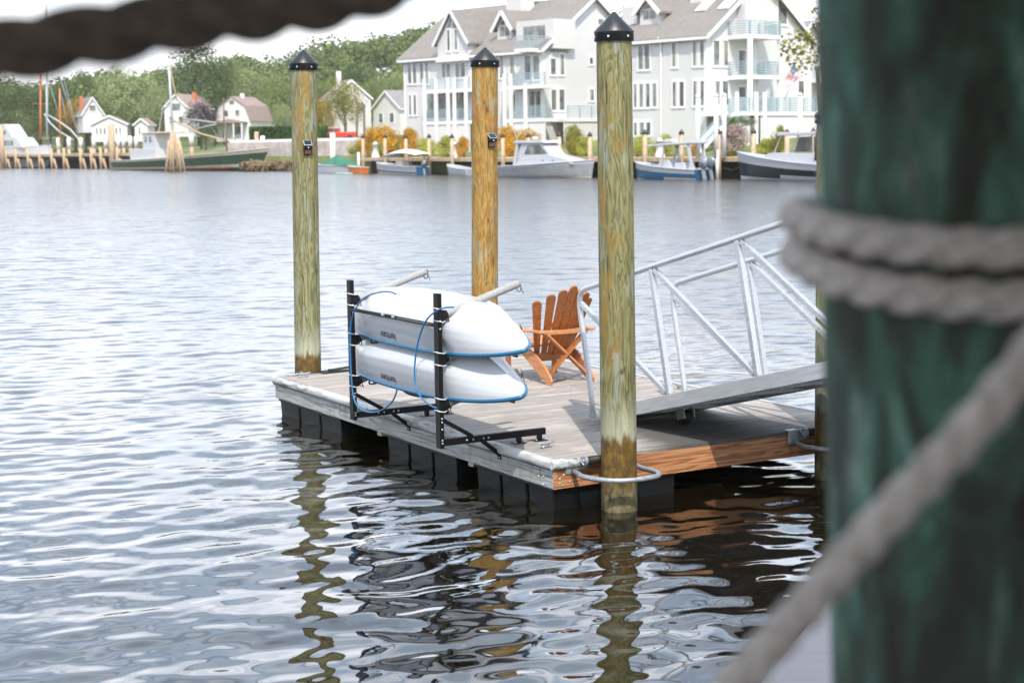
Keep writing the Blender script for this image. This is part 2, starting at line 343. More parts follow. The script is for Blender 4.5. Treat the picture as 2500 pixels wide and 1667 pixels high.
# ------------------------------------------------------------------ water
def water():
    rng = np.random.default_rng(5)
    y0, y1, nr, ncol = 8.0, 420.0, 2000, 1000
    rows = y0*(y1/y0)**(np.arange(nr)/(nr-1)); us = np.linspace(-.40, .40, ncol)
    Y = np.repeat(rows, ncol).reshape(nr, ncol); X = Y*us[None, :]
    Zv = np.zeros_like(X)
    sp_ = np.maximum(Y*(math.log(y1/y0)/(nr-1)), Y*.8/ncol)
    def wave(lam, slope, ang, amp=1.0):
        k = 2*pi/lam; kx, ky = k*sin(ang), k*cos(ang)
        fade = np.clip((lam/(sp_*4.0)-1)/1.0, 0, 1)
        return amp*fade*(slope/k)*np.cos(kx*X+ky*Y+rng.uniform(0, 2*pi))
    # slow modulation of the small chop
    chop = np.clip((Y-15)/14, 0, 1)*.8+np.clip((-X-1.5)/6, 0, 1)*.45+.35
    chop = np.clip(chop, .35, 1.0)
    for i in range(26):
        Zv += wave(rng.uniform(.20, .54), .0125, rng.normal(-.40, .55))
    for i in range(10):
        Zv += wave(rng.uniform(.6, 1.8), .009, rng.normal(-.3, .45))
    for i in range(26):
        Zv += wave(rng.uniform(.11, .24), .010, rng.normal(-.2, .8), chop)
    edge = np.clip((.40-np.abs(us))/.02, 0, 1)[None, :]*np.clip((Y-y0)/.8, 0, 1)*np.clip((y1-Y)/30, 0, 1)
    Zv *= edge*np.clip((130-Y)/90, .15, 1)
    verts = np.stack([X, Y, Zv], -1).reshape(-1, 3)
    i = np.arange(nr-1)[:, None]; j = np.arange(ncol-1)[None, :]
    a = i*ncol+j; faces = np.stack([a, a+1, a+ncol+1, a+ncol], -1).reshape(-1, 4)
    n0 = len(verts)
    f = .40
    ex = np.array([(-y0*f, y0, 0), (y0*f, y0, 0), (y1*f, y1, 0), (-y1*f, y1, 0), (-900, -60, 0), (900, -60, 0), (900, y1, 0), (-900, y1, 0)], float)
    verts = np.vstack([verts, ex]); o = n0
    faces = np.vstack([faces, [[o+4, o+5, o+1, o+0], [o+5, o+6, o+2, o+1], [o+7, o+4, o+0, o+3]]])
    me = bpy.data.meshes.new('water'); me.vertices.add(len(verts)); me.vertices.foreach_set('co', verts.ravel())
    me.loops.add(faces.size); me.loops.foreach_set('vertex_index', faces.ravel())
    me.polygons.add(len(faces)); me.polygons.foreach_set('loop_start', np.arange(0, faces.size, 4)); me.polygons.foreach_set('loop_total', np.full(len(faces), 4))
    me.polygons.foreach_set('use_smooth', np.ones(len(faces), bool)); me.update(calc_edges=True); me.validate()
    m = NT('harbour_water'); x, y, z = m.sep()
    far = m.rng(y, 16, 110)
    n1 = m.noise(m.map((2.2, 3.6, 1)), 1, 4, .6); n2 = m.noise(m.map((.5, 1.1, 1)), 1, 3, .55)
    n3 = m.noise(m.map((7, 11, 1)), 1, 3, .6)
    h = m.math('ADD', m.math('MULTIPLY', m.math('MULTIPLY', n1, far), .12), m.math('MULTIPLY', m.math('MULTIPLY', n2, far), .25))
    h = m.math('ADD', h, m.math('MULTIPLY', m.math('MULTIPLY', n3, m.rng(y, 9, 30, .0, 1)), .012))
    m.set('#100c05', m.rng(y, 16, 90, .015, .10), 0, IOR=1.85, Specular_IOR_Level=.6)
    # unresolved wind ripples further out: many small facets leaning either way, more of the near faces in view
    nc = m.n('ShaderNodeTexNoise'); m.l(m.map((1.3, 3.6, 1)), nc.inputs['Vector']); nc.inputs['Scale'].default_value = 1.0; nc.inputs['Detail'].default_value = 4; nc.inputs['Roughness'].default_value = .65
    vs_ = m.n('ShaderNodeVectorMath', operation='SUBTRACT'); m.l(nc.outputs['Color'], vs_.inputs[0]); vs_.inputs[1].default_value = (.5, .60, .5)
    vm_ = m.n('ShaderNodeVectorMath', operation='MULTIPLY'); m.l(vs_.outputs[0], vm_.inputs[0]); vm_.inputs[1].default_value = (.38, .62, 0)
    vq = m.n('ShaderNodeVectorMath', operation='MINIMUM'); m.l(vm_.outputs[0], vq.inputs[0]); vq.inputs[1].default_value = (1, -.02, 1)
    vf = m.n('ShaderNodeVectorMath', operation='SCALE'); m.l(vq.outputs[0], vf.inputs[0]); m.l(m.rng(y, 15, 40, 0, 1, True), vf.inputs['Scale'])
    ge = m.n('ShaderNodeNewGeometry'); va = m.n('ShaderNodeVectorMath', operation='ADD'); m.l(ge.outputs['Normal'], va.inputs[0]); m.l(vf.outputs[0], va.inputs[1])
    vn = m.n('ShaderNodeVectorMath', operation='NORMALIZE'); m.l(va.outputs[0], vn.inputs[0])
    m.bump(h, .5, 1, vn.outputs[0])
    me.materials.append(m.m); o = bpy.data.objects.new('water', me); COL.objects.link(o); tag(o, kind='structure')
water()

# ------------------------------------------------------------------ floating dock
B0 = G(1350, 1126, .42); TH = R(29.93)
DM = Matrix.Translation(Vector((B0.x, B0.y, 0))) @ Matrix.Rotation(TH, 4, 'Z')
DL, DW, DZ = 6.02, 3.34, .42
def D(p): return DM @ Vector(p)
dock = thing('floating_dock', 'grey planked floating dock on black floats with kayak rack and wooden chair', 'dock', M=DM)
mb = MB(); n = 42; bw = DL/n
for i in range(n):
    dz = random.uniform(-.0015, .0015)
    mb.box((.045, i*bw+.003, DZ-.035+dz), (DW-.003, (i+1)*bw-.003, DZ+dz))
for i in range(n):
    for xx in (.12, 1.3, 2.4, 3.25):
        for k in (.3, .7): mb.lathe([(.0035, DZ-.002), (.0035, DZ+.0018)], (xx, (i+k)*bw, 0), 6, mi=1)
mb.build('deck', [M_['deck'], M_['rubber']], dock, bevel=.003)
MB().box((0, .002, .185), (.04, DL, DZ-.006)).build('fascia', M_['fascia_grey'], dock, bevel=.004)['label'] = 'weathered grey fascia board under the kayak rack'
mb = MB().box((.041, 0, .185), (DW-.002, .04, DZ-.037)); mb.box((.041, -.001, DZ-.036), (DW, .0405, DZ-.034))
mb.build('fascia', M_['fascia_new'], dock, bevel=.003)['label'] = 'orange new fascia board behind the pile'
MB().box((.0, -.004, .184), (.0395, .0015, DZ-.008)).build('corner_post', M_['fascia_new'], dock, bevel=.002)
MB().box((.041, DL-.04, .185), (DW-.002, DL+.001, DZ-.037)).build('fascia', M_['fascia_grey'], dock, bevel=.003)
MB().box((DW-.001, .0, .185), (DW+.04, DL, DZ-.006)).build('fascia', M_['fascia_grey'], dock, bevel=.003)
mb = MB()
for yy in (1.45, 3.35, 4.9): mb.box((.045, yy, .13), (DW-.01, yy+.09, .184))
mb.box((.3, .05, .18), (DW-.05, DL-.05, .20)); mb.build('cross_beam', M_['joist'], dock)
# vinyl bumper: rounded strip along the long edge, with short returns round both corners
def bumper(p, q, out):
    p = Vector(p); q = Vector(q); o = Vector(out); d = q-p; prof = []
    for a in range(0, 9):
        an = R(100-a*22.5); prof.append((.026+.03*max(0, cos(an))**.7, .388+.040*sin(an)))
    prof = [(-.03, .4305)] + [(x-.02, z) for x, z in prof] + [(.0015, .335), (-.0, .37), (-.0305, .4262)]
    m = MB(); N = 24; vs = []
    for i in range(N+1):
        c = p+d*(i/N); w = 0.0022*sin(i*1.7)
        for x, z in prof: vs.append(c+o*(x+w*(x > 0))+Vector((0, 0, z)))
    k = len(prof)
    fs = [(i*k+j, i*k+(j+1) % k, (i+1)*k+(j+1) % k, (i+1)*k+j) for i in range(N) for j in range(k)]
    return m.add(vs, fs, 0, True).add(vs[:k], [list(range(k))]).add(vs[-k:], [list(range(k))])
b = bumper((0, -.012, 0), (0, DL+.02, 0), (-1, 0, 0)); bb = bumper((-.02, 0, 0), (.255, 0, 0), (0, -1, 0)); b.add(bb.v, bb.f, 0, True)
bb = bumper((-.02, DL, 0), (.3, DL, 0), (0, 1, 0)); b.add(bb.v, bb.f, 0, True)
b.build('bumper_strip', M_['vinyl'], dock)
MB().beam((DW+.02, .02, .425), (DW+.02, DL, .425), .05, .012).build('edge_trim', M_['alu'], dock)
# float tubs
def tub(x0, x1, y0, y1, name='float_tub'):
    m = MB(); zt = .181
    for k in range(3):
        ya = y0+(y1-y0)*k/3+.018; yb = y0+(y1-y0)*(k+1)/3-.018
        m.add([(x0+.03, ya, zt), (x1, ya, zt), (x1, yb, zt), (x0+.03, yb, zt), (x0+.055, ya+.02, -.25), (x1, ya+.02, -.25), (x1, yb-.02, -.25), (x0+.055, yb-.02, -.25)],
              [(0, 1, 2, 3), (7, 6, 5, 4), (0, 4, 5, 1), (1, 5, 6, 2), (2, 6, 7, 3), (3, 7, 4, 0)])
    m.box((x0+.07, y0+.02, -.26), (x1-.01, y1-.02, .17))
    m.box((x0+.015, y0, .150), (x1, y1, .178))
    return m.build(name, M_['black_float'], dock, bevel=.012)
tub(0, 1.25, .03, 1.38); tub(0, 1.25, 1.72, 3.2); tub(0, 1.2, 4.28, 5.98)
tub(2.2, 3.3, 1.9, 3.4); tub(2.2, 3.3, 4.3, 5.9)
mb = MB()
for p in ((.035, .27), (.035, .235), (.075, .30), (.13, .24), (.065, .215)):
    mb.lathe([(.010, 0), (.010, .003), (.006, .007)], (0, 0, 0), 10, M=Matrix.Translation((p[0]+.03, 0, p[1]-.005)) @ Matrix.Rotation(pi/2, 4, 'X'))
for p in ((.10, .27), (.06, .22), (.12, .20), (.18, .26)):
    mb.lathe([(.010, 0), (.010, .003), (.006, .007)], (0, 0, 0), 10, M=Matrix.Translation((0, p[0]+.05, p[1])) @ Matrix.Rotation(-pi/2, 4, 'Y'))
mb.build('fascia_bolts', M_['bolt'], dock)
def cleat(x, y, rz):
    m = MB(); T = Matrix.Translation((x, y, DZ)) @ Matrix.Rotation(rz, 4, 'Z') @ Matrix.Diagonal((.75, .75, .75, 1))
    pts = [(-.13, 0, .062), (-.09, 0, .058), (-.03, 0, .05), (.03, 0, .05), (.09, 0, .058), (.13, 0, .062)]
    m.tube([T @ Vector(p) for p in pts], [.006, .012, .015, .015, .012, .006], 10)
    for sx in (-.04, .04): m.tube([T @ Vector((sx, 0, .05)), T @ Vector((sx*1.15, 0, .02)), T @ Vector((sx*1.5, 0, 0))], [.011, .011, .018], 8)
    m.build('dock_cleat', M_['galv'], dock)
cleat(.27, .55, R(15)); cleat(.25, 5.80, R(5)); cleat(3.15, 2.6, R(90))
# pile guides: bracket plates, roller and hoop (one per pile at this edge)
def guide(cx, cy, sgn, full=True):
    """sgn -1: guide on the near short edge, hoop reaching out to -Y; +1: on the far edge"""
    def T(x, y, z): return Vector((cx+x, (0 if sgn < 0 else DL)+sgn*y, z))
    for sx in (-1, 1):
        m = MB(); xa, xb = (sx*.28-.06, sx*.28+.05)
        m.add([], [])
        lo = T(xa, -.05, .4245); hi = T(xb, .012, .4305); m.box((min(lo.x, hi.x), min(lo.y, hi.y), lo.z), (max(lo.x, hi.x), max(lo.y, hi.y), hi.z))
        lo = T(xa, .006, .30); hi = T(xb, .0125, .4304); m.box((min(lo.x, hi.x), min(lo.y, hi.y), lo.z), (max(lo.x, hi.x), max(lo.y, hi.y), hi.z))
        if sx < 0:
            lo = T(xb-.004, .0, .33); hi = T(xb+.11, .0125, .4303); m.box((min(lo.x, hi.x), min(lo.y, hi.y), lo.z), (max(lo.x, hi.x), max(lo.y, hi.y), hi.z))
        p = m.build('guide_bracket', M_['galv'], dock, bevel=.002)
        MB().lathe([(.012, 0), (.012, .004), (.006, .009)], (0, 0, 0), 10, M=Matrix.Translation(T(sx*.26-.02, .013, .325)) @ Matrix.Rotation(pi/2*-sgn, 4, 'X')).build('bracket_bolt', M_['bolt'], p)
    Rx = Matrix.Rotation(pi/2, 4, 'Y')
    MB().tube([T(-.17, .06, .405), T(.17, .06, .405)], .034, 16).build('guide_roller', M_['rubber'], dock)
    m = MB().tube([T(-.195, .06, .405), T(-.172, .06, .405)], .043, 16); m.tube([T(-.21, .06, .405), T(.19, .06, .405)], .014, 10)
    m.tube([T(-.215, .02, .42), T(-.213, .09, .375)], .008, 6); m.build('roller_hub', M_['galv'], dock, bevel=.002)
    pts = []
    for k in range(25):
        an = pi*k/24; pts.append(T(-.30*math.copysign(abs(cos(an))**.7, cos(an))+.03+.05*sin(an), .14+.37*sin(an)**.8, .30))
    pts = [T(-.27, .01, .325)] + pts + [T(.29, .01, .325)]
    MB().tube(pts, .0215, 14).build('guide_hoop', M_['galv'], dock)
guide(.455, -.2, -1); guide(2.78, -.2, -1); guide(.53, .2, 1); guide(2.9, .2, 1)
mb = MB(); T = Matrix.Translation((.55, DL-.12, DZ+.004)) @ Matrix.Rotation(R(6), 4, 'Z')
mb.box((0, 0, 0), (.62, .1, .012), M=T); mb.box((.1, .02, .012), (.6, .09, .03), M=T @ Matrix.Rotation(R(-3), 4, 'Y'))
tag(mb.build('rubber_mat', M_['rubber'], None, bevel=.003), 'folded black rubber strip lying at the foot of the green-grey lamp pile', 'rubber mat').matrix_world = DM

# ------------------------------------------------------------------ piles
def pile(name, label, base, top, r, mat, lamp=None, seed=0, group='capped dock piles'):
    base = Vector(base); top = Vector(top); root = thing(name, label, 'pile', loc=base, group=group)
    d = top-base; ax = d.normalized(); m = MB(); N, K = 48, 70
    e1 = ax.cross(Vector((0, 1, 0))).normalized(); e2 = ax.cross(e1); vs = []
    for i in range(K):
        f = i/(K-1); c = d*f
        for j in range(N):
            an = 2*pi*j/N; rr = r*(1.03-.06*f)*(1+.012*noise.noise(Vector((cos(an)*1.2+seed, sin(an)*1.2, f*9)))+.006*noise.noise(Vector((cos(an)*6, sin(an)*6+seed, f*40))))
            vs.append(c+e1*cos(an)*rr+e2*sin(an)*rr)
    m.add(vs, [(i*N+j, i*N+(j+1) % N, (i+1)*N+(j+1) % N, (i+1)*N+j) for i in range(K-1) for j in range(N)], 0, True)
    m.build('shaft', mat, root)
    Q = Matrix((e1, e2*-1 if e1.cross(e2).dot(ax) < 0 else e2, ax)).transposed().to_4x4(); Q.translation = d
    rc = r*1.06
    cap = MB().lathe([(rc*.99, -.070), (rc*1.03, -.067), (rc*1.02, -.004), (rc*1.045, .0), (rc*1.04, .008), (.012, .158), (.001, .162)], (0, 0, 0), 40, M=Q)
    c = cap.build('pile_cap', M_['cap'], root)
    b = MB()
    for an in (250, 300, 10, 70, 130, 190):
        p = Q @ Vector((cos(R(an))*rc*1.03, sin(R(an))*rc*1.03, -.035)); b.lathe([(.009, -.004), (.009, .004), (.004, .008)], p, 8, M=Matrix.Rotation(R(an), 4, 'Z') @ Matrix.Rotation(pi/2, 4, 'Y'))
    b.build('cap_screw', M_['bolt'], c)
    if lamp:
        an, z = lamp; T = Matrix.Translation(d*(z-base.z)/d.z) @ Matrix.Rotation(R(an), 4, 'Z')
        # local +x points out of the pile
        q = MB().box((r*.97, -.045, -.075), (r*.97+.03, .045, .075), M=T); q.box((r*.97+.02, -.046, -.012), (r*.97+.075, .046, .022), M=T)
        l = q.build('solar_lamp', M_['black_steel'], root, bevel=.004)
        MB().box((-.005, -.05, .0), (.085, .05, .012), M=T @ Matrix.Translation((r*.97+.005, 0, .075)) @ Matrix.Rotation(R(38), 4, 'Y')).build('lamp_frame', M_['galv'], l, bevel=.003)
        MB().box((.006, -.038, .0125), (.074, .038, .015), M=T @ Matrix.Translation((r*.97+.005, 0, .075)) @ Matrix.Rotation(R(38), 4, 'Y')).build('solar_panel', NT('solar_cell').set('#1d2b3c', .12).m, l)
        MB().box((r*.97+.031, -.036, -.065), (r*.97+.034, .036, -.02), M=T).build('lamp_lens', simple('amber_lens', '#6d4a30', '#94694a', 80, .3), l)
        MB().lathe([(.008, 0), (.006, .006)], (0, 0, 0), 8, M=T @ Matrix.Translation((r*.97+.075, 0, .004)) @ Matrix.Rotation(pi/2, 4, 'Y')).build('sensor_eye', M_['white_strap'], l)
    return root
def lerp_to_z(p, q, z): return p + (q-p)*((z-p.z)/(q.z-p.z))
tL, bL = AT(741, 157, 18.87), AT(752, 900, 18.87); tM, bM = AT(1184, 150, 19.75), AT(1183.5, 700, 19.75); tF, bF = AT(1499, 80, 13.30), G(1515, 1252, 0)+Vector((0, .15, 0))
pile('dock_pile', 'green-grey wooden pile with pointed cap and solar lamp behind the left end of the dock', lerp_to_z(tL, bL, -.6), tL, .148, M_['pile_green'], (-72, 2.98), 1)
pile('dock_pile', 'amber-brown wooden pile with pointed cap and solar lamp behind the stacked kayaks', lerp_to_z(tM, bM, -.6), tM, .158, M_['pile_orange'], (-62, 3.03), 2)
pile('dock_pile', 'tall olive pile with pointed cap held by a steel hoop at the near dock edge', lerp_to_z(tF, bF, -.6), tF, .145, M_['pile_front'], None, 3)
p4 = D((2.78, -.21, 0)); pile('dock_pile', 'pile mostly hidden behind the large blurred green post by the gangway', (p4.x, p4.y, -.6), (p4.x-.01, p4.y, 3.2), .15, M_['pile_green'], None, 4)

# ------------------------------------------------------------------ kayak rack
rack = thing('kayak_rack', 'black steel rack with padded arms bolted on the dock edge holding two kayaks', 'kayak rack', M=DM)
XP, YN, YF = -.575, .881, 2.63
def bolts(pts, ax, parent, r=.009, name='bolt'):
    m = MB()
    for p in pts:
        Mr = Matrix.Translation(p) @ (Matrix.Rotation(pi/2, 4, 'X') if ax == 'y' else Matrix.Rotation(-pi/2, 4, 'Y'))
        m.lathe([(r, 0), (r, .004), (r*.5, .008)], (0, 0, 0), 8, M=Mr)
    return m.build(name, M_['bolt'], parent)
for yy in (YN, YF):
    m = MB().box((XP-.02, yy-.04, .455), (XP+.02, yy+.04, 1.765))
    p = m.build('post', M_['black_steel'], rack, bevel=.003)
    h = MB()
    for k in range(44):
        z = .80+k*.022
        h.lathe([(.0038, 0), (.0038, .0008)], (0, 0, 0), 6, M=Matrix.Translation((XP+.004, yy-.0405, z)) @ Matrix.Rotation(pi/2, 4, 'X'))
    h.build('post_holes', NT('hole_black').set('#020202', .9).m, p)
    bolts([(XP+.0, yy-.0405, z) for z in (.50, .525, .62, .68, .71, 1.47, 1.535)], 'y', p)
    m = MB().box((XP+.0205, yy-.021, .472), (.455, yy+.021, .53)); a = m.build('base_arm', M_['black_steel'], rack, bevel=.003)
    bolts([(x, yy-.0215, .502) for x in (-.33, -.27, -.17, -.12)], 'y', a)
    for x in (.19, .40):
        f = MB().box((x-.02, yy-.018, .426), (x+.02, yy+.018, .4715)); f.box((x-.06, yy-.045, DZ+.001), (x+.06, yy+.045, .427)); f.build('foot', M_['black_steel'], rack, bevel=.002)
        MB().lathe([(.008, .427), (.008, .436)], (x-.045, yy-.03, 0), 8).lathe([(.008, .427), (.008, .436)], (x+.045, yy-.03, 0), 8).build('foot_bolt', M_['bolt'], rack)
    m = MB().beam((XP+.015, yy, .70), (-.27, yy, .528), .03, .034); m.build('brace', M_['black_steel'], rack, bevel=.002)
    m = MB().beam((-.17, yy, .475), (-.005, yy, .345), .03, .034); m.box((-.012, yy-.03, .30), (-.0005-.003, yy+.03, .365)); m.build('brace', M_['black_steel'], rack, bevel=.002)
    bolts([(-.0125, yy-.018, .318), (-.0125, yy+.018, .318)], 'x', rack, .007)
# cross rail with slots
m = MB().box((XP-.024, YN+.04, 1.485), (XP-.0205, YF-.04, 1.515)); m.box((XP-.024, YN+.04, 1.4815), (XP+.012, YF-.04, 1.4849)); m.box((XP-.028, 1.62, 1.484), (XP-.0245, 1.95, 1.516))
cr = m.build('cross_rail', M_['black_steel'], rack)
h = MB()
for k in range(36): h.box((XP-.0252, YN+.07+k*.0205, 1.495), (XP-.0243, YN+.078+k*.0205, 1.507))
h.build('rail_slots', M_['pad'], cr)
m = MB()
for k in (1.66, 1.87): m.lathe([(.012, -.02), (.012, .02)], (XP-.035, k, 1.505), 8, M=Matrix.Rotation(pi/2, 4, 'X'))
m.build('rail_clamp', M_['bolt'], cr)
def loops(c, s, seed):
    rd = random.Random(seed); m = MB()
    for q in range(2):
        pts = []; a0 = rd.uniform(0, 2); sx = rd.uniform(.6, 1)
        for k in range(14):
            an = 2*pi*k/13; pts.append(Vector(c)+Vector((s*.5*sin(an)*sx, s*.5*cos(an+a0)*.7, -s*(1-cos(an)))))
        m.tube(pts, .0028, 5)
    m.tube([c, Vector(c)+Vector((s*.4, -s*.3, -s*1.2)), Vector(c)+Vector((s*.7, -s*.7, -s*2.4))], .0028, 5)
    return m
for yy in (YN, YF):
    for z0 in (.82, 1.21, 1.58):
        p0 = Vector((XP+.055, yy, z0)); p1 = Vector((.21, yy, z0+.225))
        bmr = MB().tube([p0+(p1-p0)*f for f in (0, .02, .5, .98, 1)], [.030, .034, .034, .034, .029], 18)
        a = bmr.build('padded_arm', M_['pad'], rack)
        k = MB().box((XP+.0205, yy-.035, z0-.05), (XP+.058, yy+.035, z0+.045)); k.tube([p0-(p1-p0)*.08, p0+(p1-p0)*.04], .038, 14); k.build('arm_bracket', M_['black_steel'], rack, bevel=.004)
        s = MB()
        for dz in (-.055, .05):
            s.tube([(XP-.03, yy-.05, z0+dz+.012), (XP+.0, yy-.048, z0+dz+.006), (XP+.03, yy-.044, z0+dz), (XP+.055, yy-.03, z0+dz+.01)], .0045, 6)
            s.tube([(XP-.024, yy-.05, z0+dz+.012), (XP-.024, yy+.045, z0+dz+.012)], .0045, 6)
        s.build('cable_tie', M_['white_strap'], rack)
        loops(p1+Vector((0, 0, .02)), .045, int(z0*100+yy*10)).build('end_string', M_['string'], a)
        loops(p0+Vector((.02, -.03, -.01)), .022, int(z0*50+yy*7)).build('end_string', M_['string'], a)

# ------------------------------------------------------------------ kayaks
TILT = R(-16.8); HL, HB = 1.625, .335
def kw(t): return HB*max(0, 1-abs(t)**2.8)**.66*(1-.03*t)
def kh(t): return (.388-.15*t*t)*max(0, 1-abs(t)**6.5)**.6
S_MID = [(1, 0), (.995, .18), (.97, .40), (.92, .60), (.86, .68), (.64, .79), (.40, .89), (.2, .96), (0, 1)]
S_END = [(1, 0), (.95, .16), (.84, .33), (.66, .50), (.55, .58), (.34, .72), (.19, .85), (.08, .95), (0, 1)]
def ksec(t, s):
    """s 0..1 from the low rim over the keel to the high rim"""
    side = 1 if s < .5 else -1; q = (s*2 if s < .5 else 2-2*s)*8; i = min(7, int(q)); f = q-i
    e = min(1, max(0, (abs(t)-.45)/.5)); e = e*e*(3-2*e)
    a = [(S_MID[k][0]*(1-e)+S_END[k][0]*e, S_MID[k][1]*(1-e)+S_END[k][1]*e) for k in (i, i+1)]
    x = a[0][0]*(1-f)+a[1][0]*f; z = a[0][1]*(1-f)+a[1][1]*f
    return Vector((-side*x*kw(t), t*HL, z*kh(t)+.012))
def tmap(i): return -cos(pi*i)          # denser at the ends
def kayak(label, c, seed):
    KM = DM @ Matrix.Translation(Vector(c)) @ Matrix.Rotation(TILT, 4, 'Y')
    k = thing('kayak', label, 'kayak', M=KM, group='upturned kayaks on the rack')
    MB().grid(lambda u, v: ksec(tmap(u)*.9995, v), 90, 65).build('hull', M_['white_gel'], k)
    # rim band
    m = MB(); N = 140; prof = [(0, .018), (.012, .016), (.016, .006), (.015, -.006), (.008, -.013), (-.01, -.014)]; vs = []
    for i in range(N):
        an = 2*pi*i/N; t = -cos(an); sd = 1 if an < pi else -1
        def ctr(t_, sd_): return Vector((sd_*kw(t_), t_*HL, 0))
        t1 = max(-1, min(1, -cos(an-.02))); t2 = max(-1, min(1, -cos(an+.02)))
        p = ctr(max(-1, min(1, t)), sd)
        s1 = 1 if (an-.02) % (2*pi) < pi else -1; s2 = 1 if (an+.02) % (2*pi) < pi else -1
        tg = (ctr(t2, s2)-ctr(t1, s1)); tg.normalize(); nn = tg.cross(Vector((0, 0, 1)))
        if nn.dot(Vector((p.x, p.y*.15, 0))) < 0: nn = -nn
        for a_, b_ in prof: vs.append(p+nn*a_+Vector((0, 0, b_)))
    q = len(prof); m.add(vs, [(i*q+j, i*q+j+1, ((i+1) % N)*q+j+1, ((i+1) % N)*q+j) for i in range(N) for j in range(q-1)], 0, True)
    m.build('rim', M_['blue_rim'], k)
    # foredeck / underside, bulging down, with the cockpit opening
    def under(u, v):
        t = tmap(u)*.999; x = (v*2-1)*kw(t)*.99; y = t*HL
        dep = -.012-.085*(1-(v*2-1)**2)*max(0, 1-t*t)**.5
        r2 = ((t+.02)/.30)**2+(x/.24)**2
        if r2 < 1: dep = -.09 if r2 > .8 else .02
        return Vector((x, y, dep))
    MB().grid(under, 80, 41).build('deck', M_['white_gel'], k)
    pts = [Vector((.235*cos(a*pi/18), -.03+.48*sin(a*pi/18), -.098)) for a in range(37)]
    MB().tube(pts, .014, 8, caps=False).build('cockpit_rim', M_['rubber'], k)
    MB().grid(lambda u, v: Vector(((v-.5)*.36, -.42+.28*u, -.05-.15*sin(pi*v)**.6*(1-.55*u))), 10, 16).build('seat_back', M_['rubber'], k, solid=.02)
    for ty in (-HL*.88, HL*.88):
        m = MB().tube([(0, ty-.05, -.03), (0, ty-.03, -.07), (0, ty+.03, -.07), (0, ty+.05, -.03)], .009, 8); m.build('carry_handle', M_['rubber'], k)
    m = MB().tube([(-.27, .62, -.035), (-.30, .64, -.055), (-.31, .70, -.055), (-.28, .74, -.035)], .008, 6); m.lathe([(.02, -.006), (.02, .006)], (-.29, .60, -.045), 10); m.build('side_toggle', M_['rubber'], k)
    # lettering, upside down near the rim on the low side
    cu = bpy.data.curves.new('t', 'FONT'); cu.body = 'hurricane'; cu.size = .098; cu.shear = .12; cu.space_character = .92; cu.resolution_u = 3; cu.offset = .001
    to = bpy.data.objects.new('t', cu); COL.objects.link(to); dg = bpy.context.evaluated_depsgraph_get(); me = bpy.data.meshes.new_from_object(to.evaluated_get(dg)); bpy.data.objects.remove(to)
    w = max(v.co.x for v in me.vertices); ys = .05 + seed*.045
    N = 60; arc = {}
    for v in me.vertices:
        y = ys+.315*v.co.x/w; t = y/HL; d = .085-v.co.y*1.0+.005
        key = round(t, 3)
        if key not in arc:
            L = [0]; P = [ksec(t, j*.4/N) for j in range(N+1)]
            for j in range(N): L.append(L[-1]+(P[j+1]-P[j]).length)
            arc[key] = (L, P)
        L, P = arc[key]; j = 0
        while j < N-1 and L[j+1] < d: j += 1
        f = (d-L[j])/max(1e-6, L[j+1]-L[j]); pt = P[j]+(P[j+1]-P[j])*f
        nrm = (P[j+1]-P[j]).cross(Vector((0, 1, 0))).normalized()
        if nrm.x > 0: nrm = -nrm
        v.co = pt+nrm*.0018
    me.name = 'lettering'; me.materials.clear(); me.materials.append(M_['text']); o = bpy.data.objects.new('lettering', me); COL.objects.link(o); o.parent = k
    return k
kayak('upper of two white upturned kayaks with a blue rim on the black rack', (-.205, 1.70, 1.338), 0)
kayak('lower of two white upturned kayaks with a blue rim on the black rack', (-.205, 1.76, .952), -1)
def px1(x, y): return (660+x/2.45, 620+y/2.45)
def cable(label, pts, X):
    P = [onplane(DM, 0, X, *px1(*p)) for p in pts]; out = []
    for i in range(len(P)-1):
        a, b, c, d = P[max(i-1, 0)], P[i], P[i+1], P[min(i+2, len(P)-1)]
        for k in range(6):
            f = k/6; out.append(.5*((2*b)+(c-a)*f+(2*a-5*b+4*c-d)*f*f+(3*b-a-3*c+d)*f**3))
    out.append(P[-1]); o = MB().tube(out, .0075, 8).build('security_cable', M_['blue_cable'])
    o.matrix_world = DM; tag(o, label, 'cable', 'blue cables looped on the rack')
cable('blue cable hanging in a loop from the far post of the kayak rack', [(752,240),(720,228),(670,226),(610,240),(560,265),(520,310),(492,370),(480,440),(476,540),(480,650),(487,760),(497,850),(522,910),(562,938),(612,946),(662,935),(707,905),(742,860),(760,800)], -.64)
cable('blue cable hanging in front of the kayaks beside the near post of the rack', [(1095,318),(1050,320),(1000,338),(950,375),(915,430),(885,520),(868,620),(862,720),(872,800),(905,860),(950,900),(995,922)], -.63)

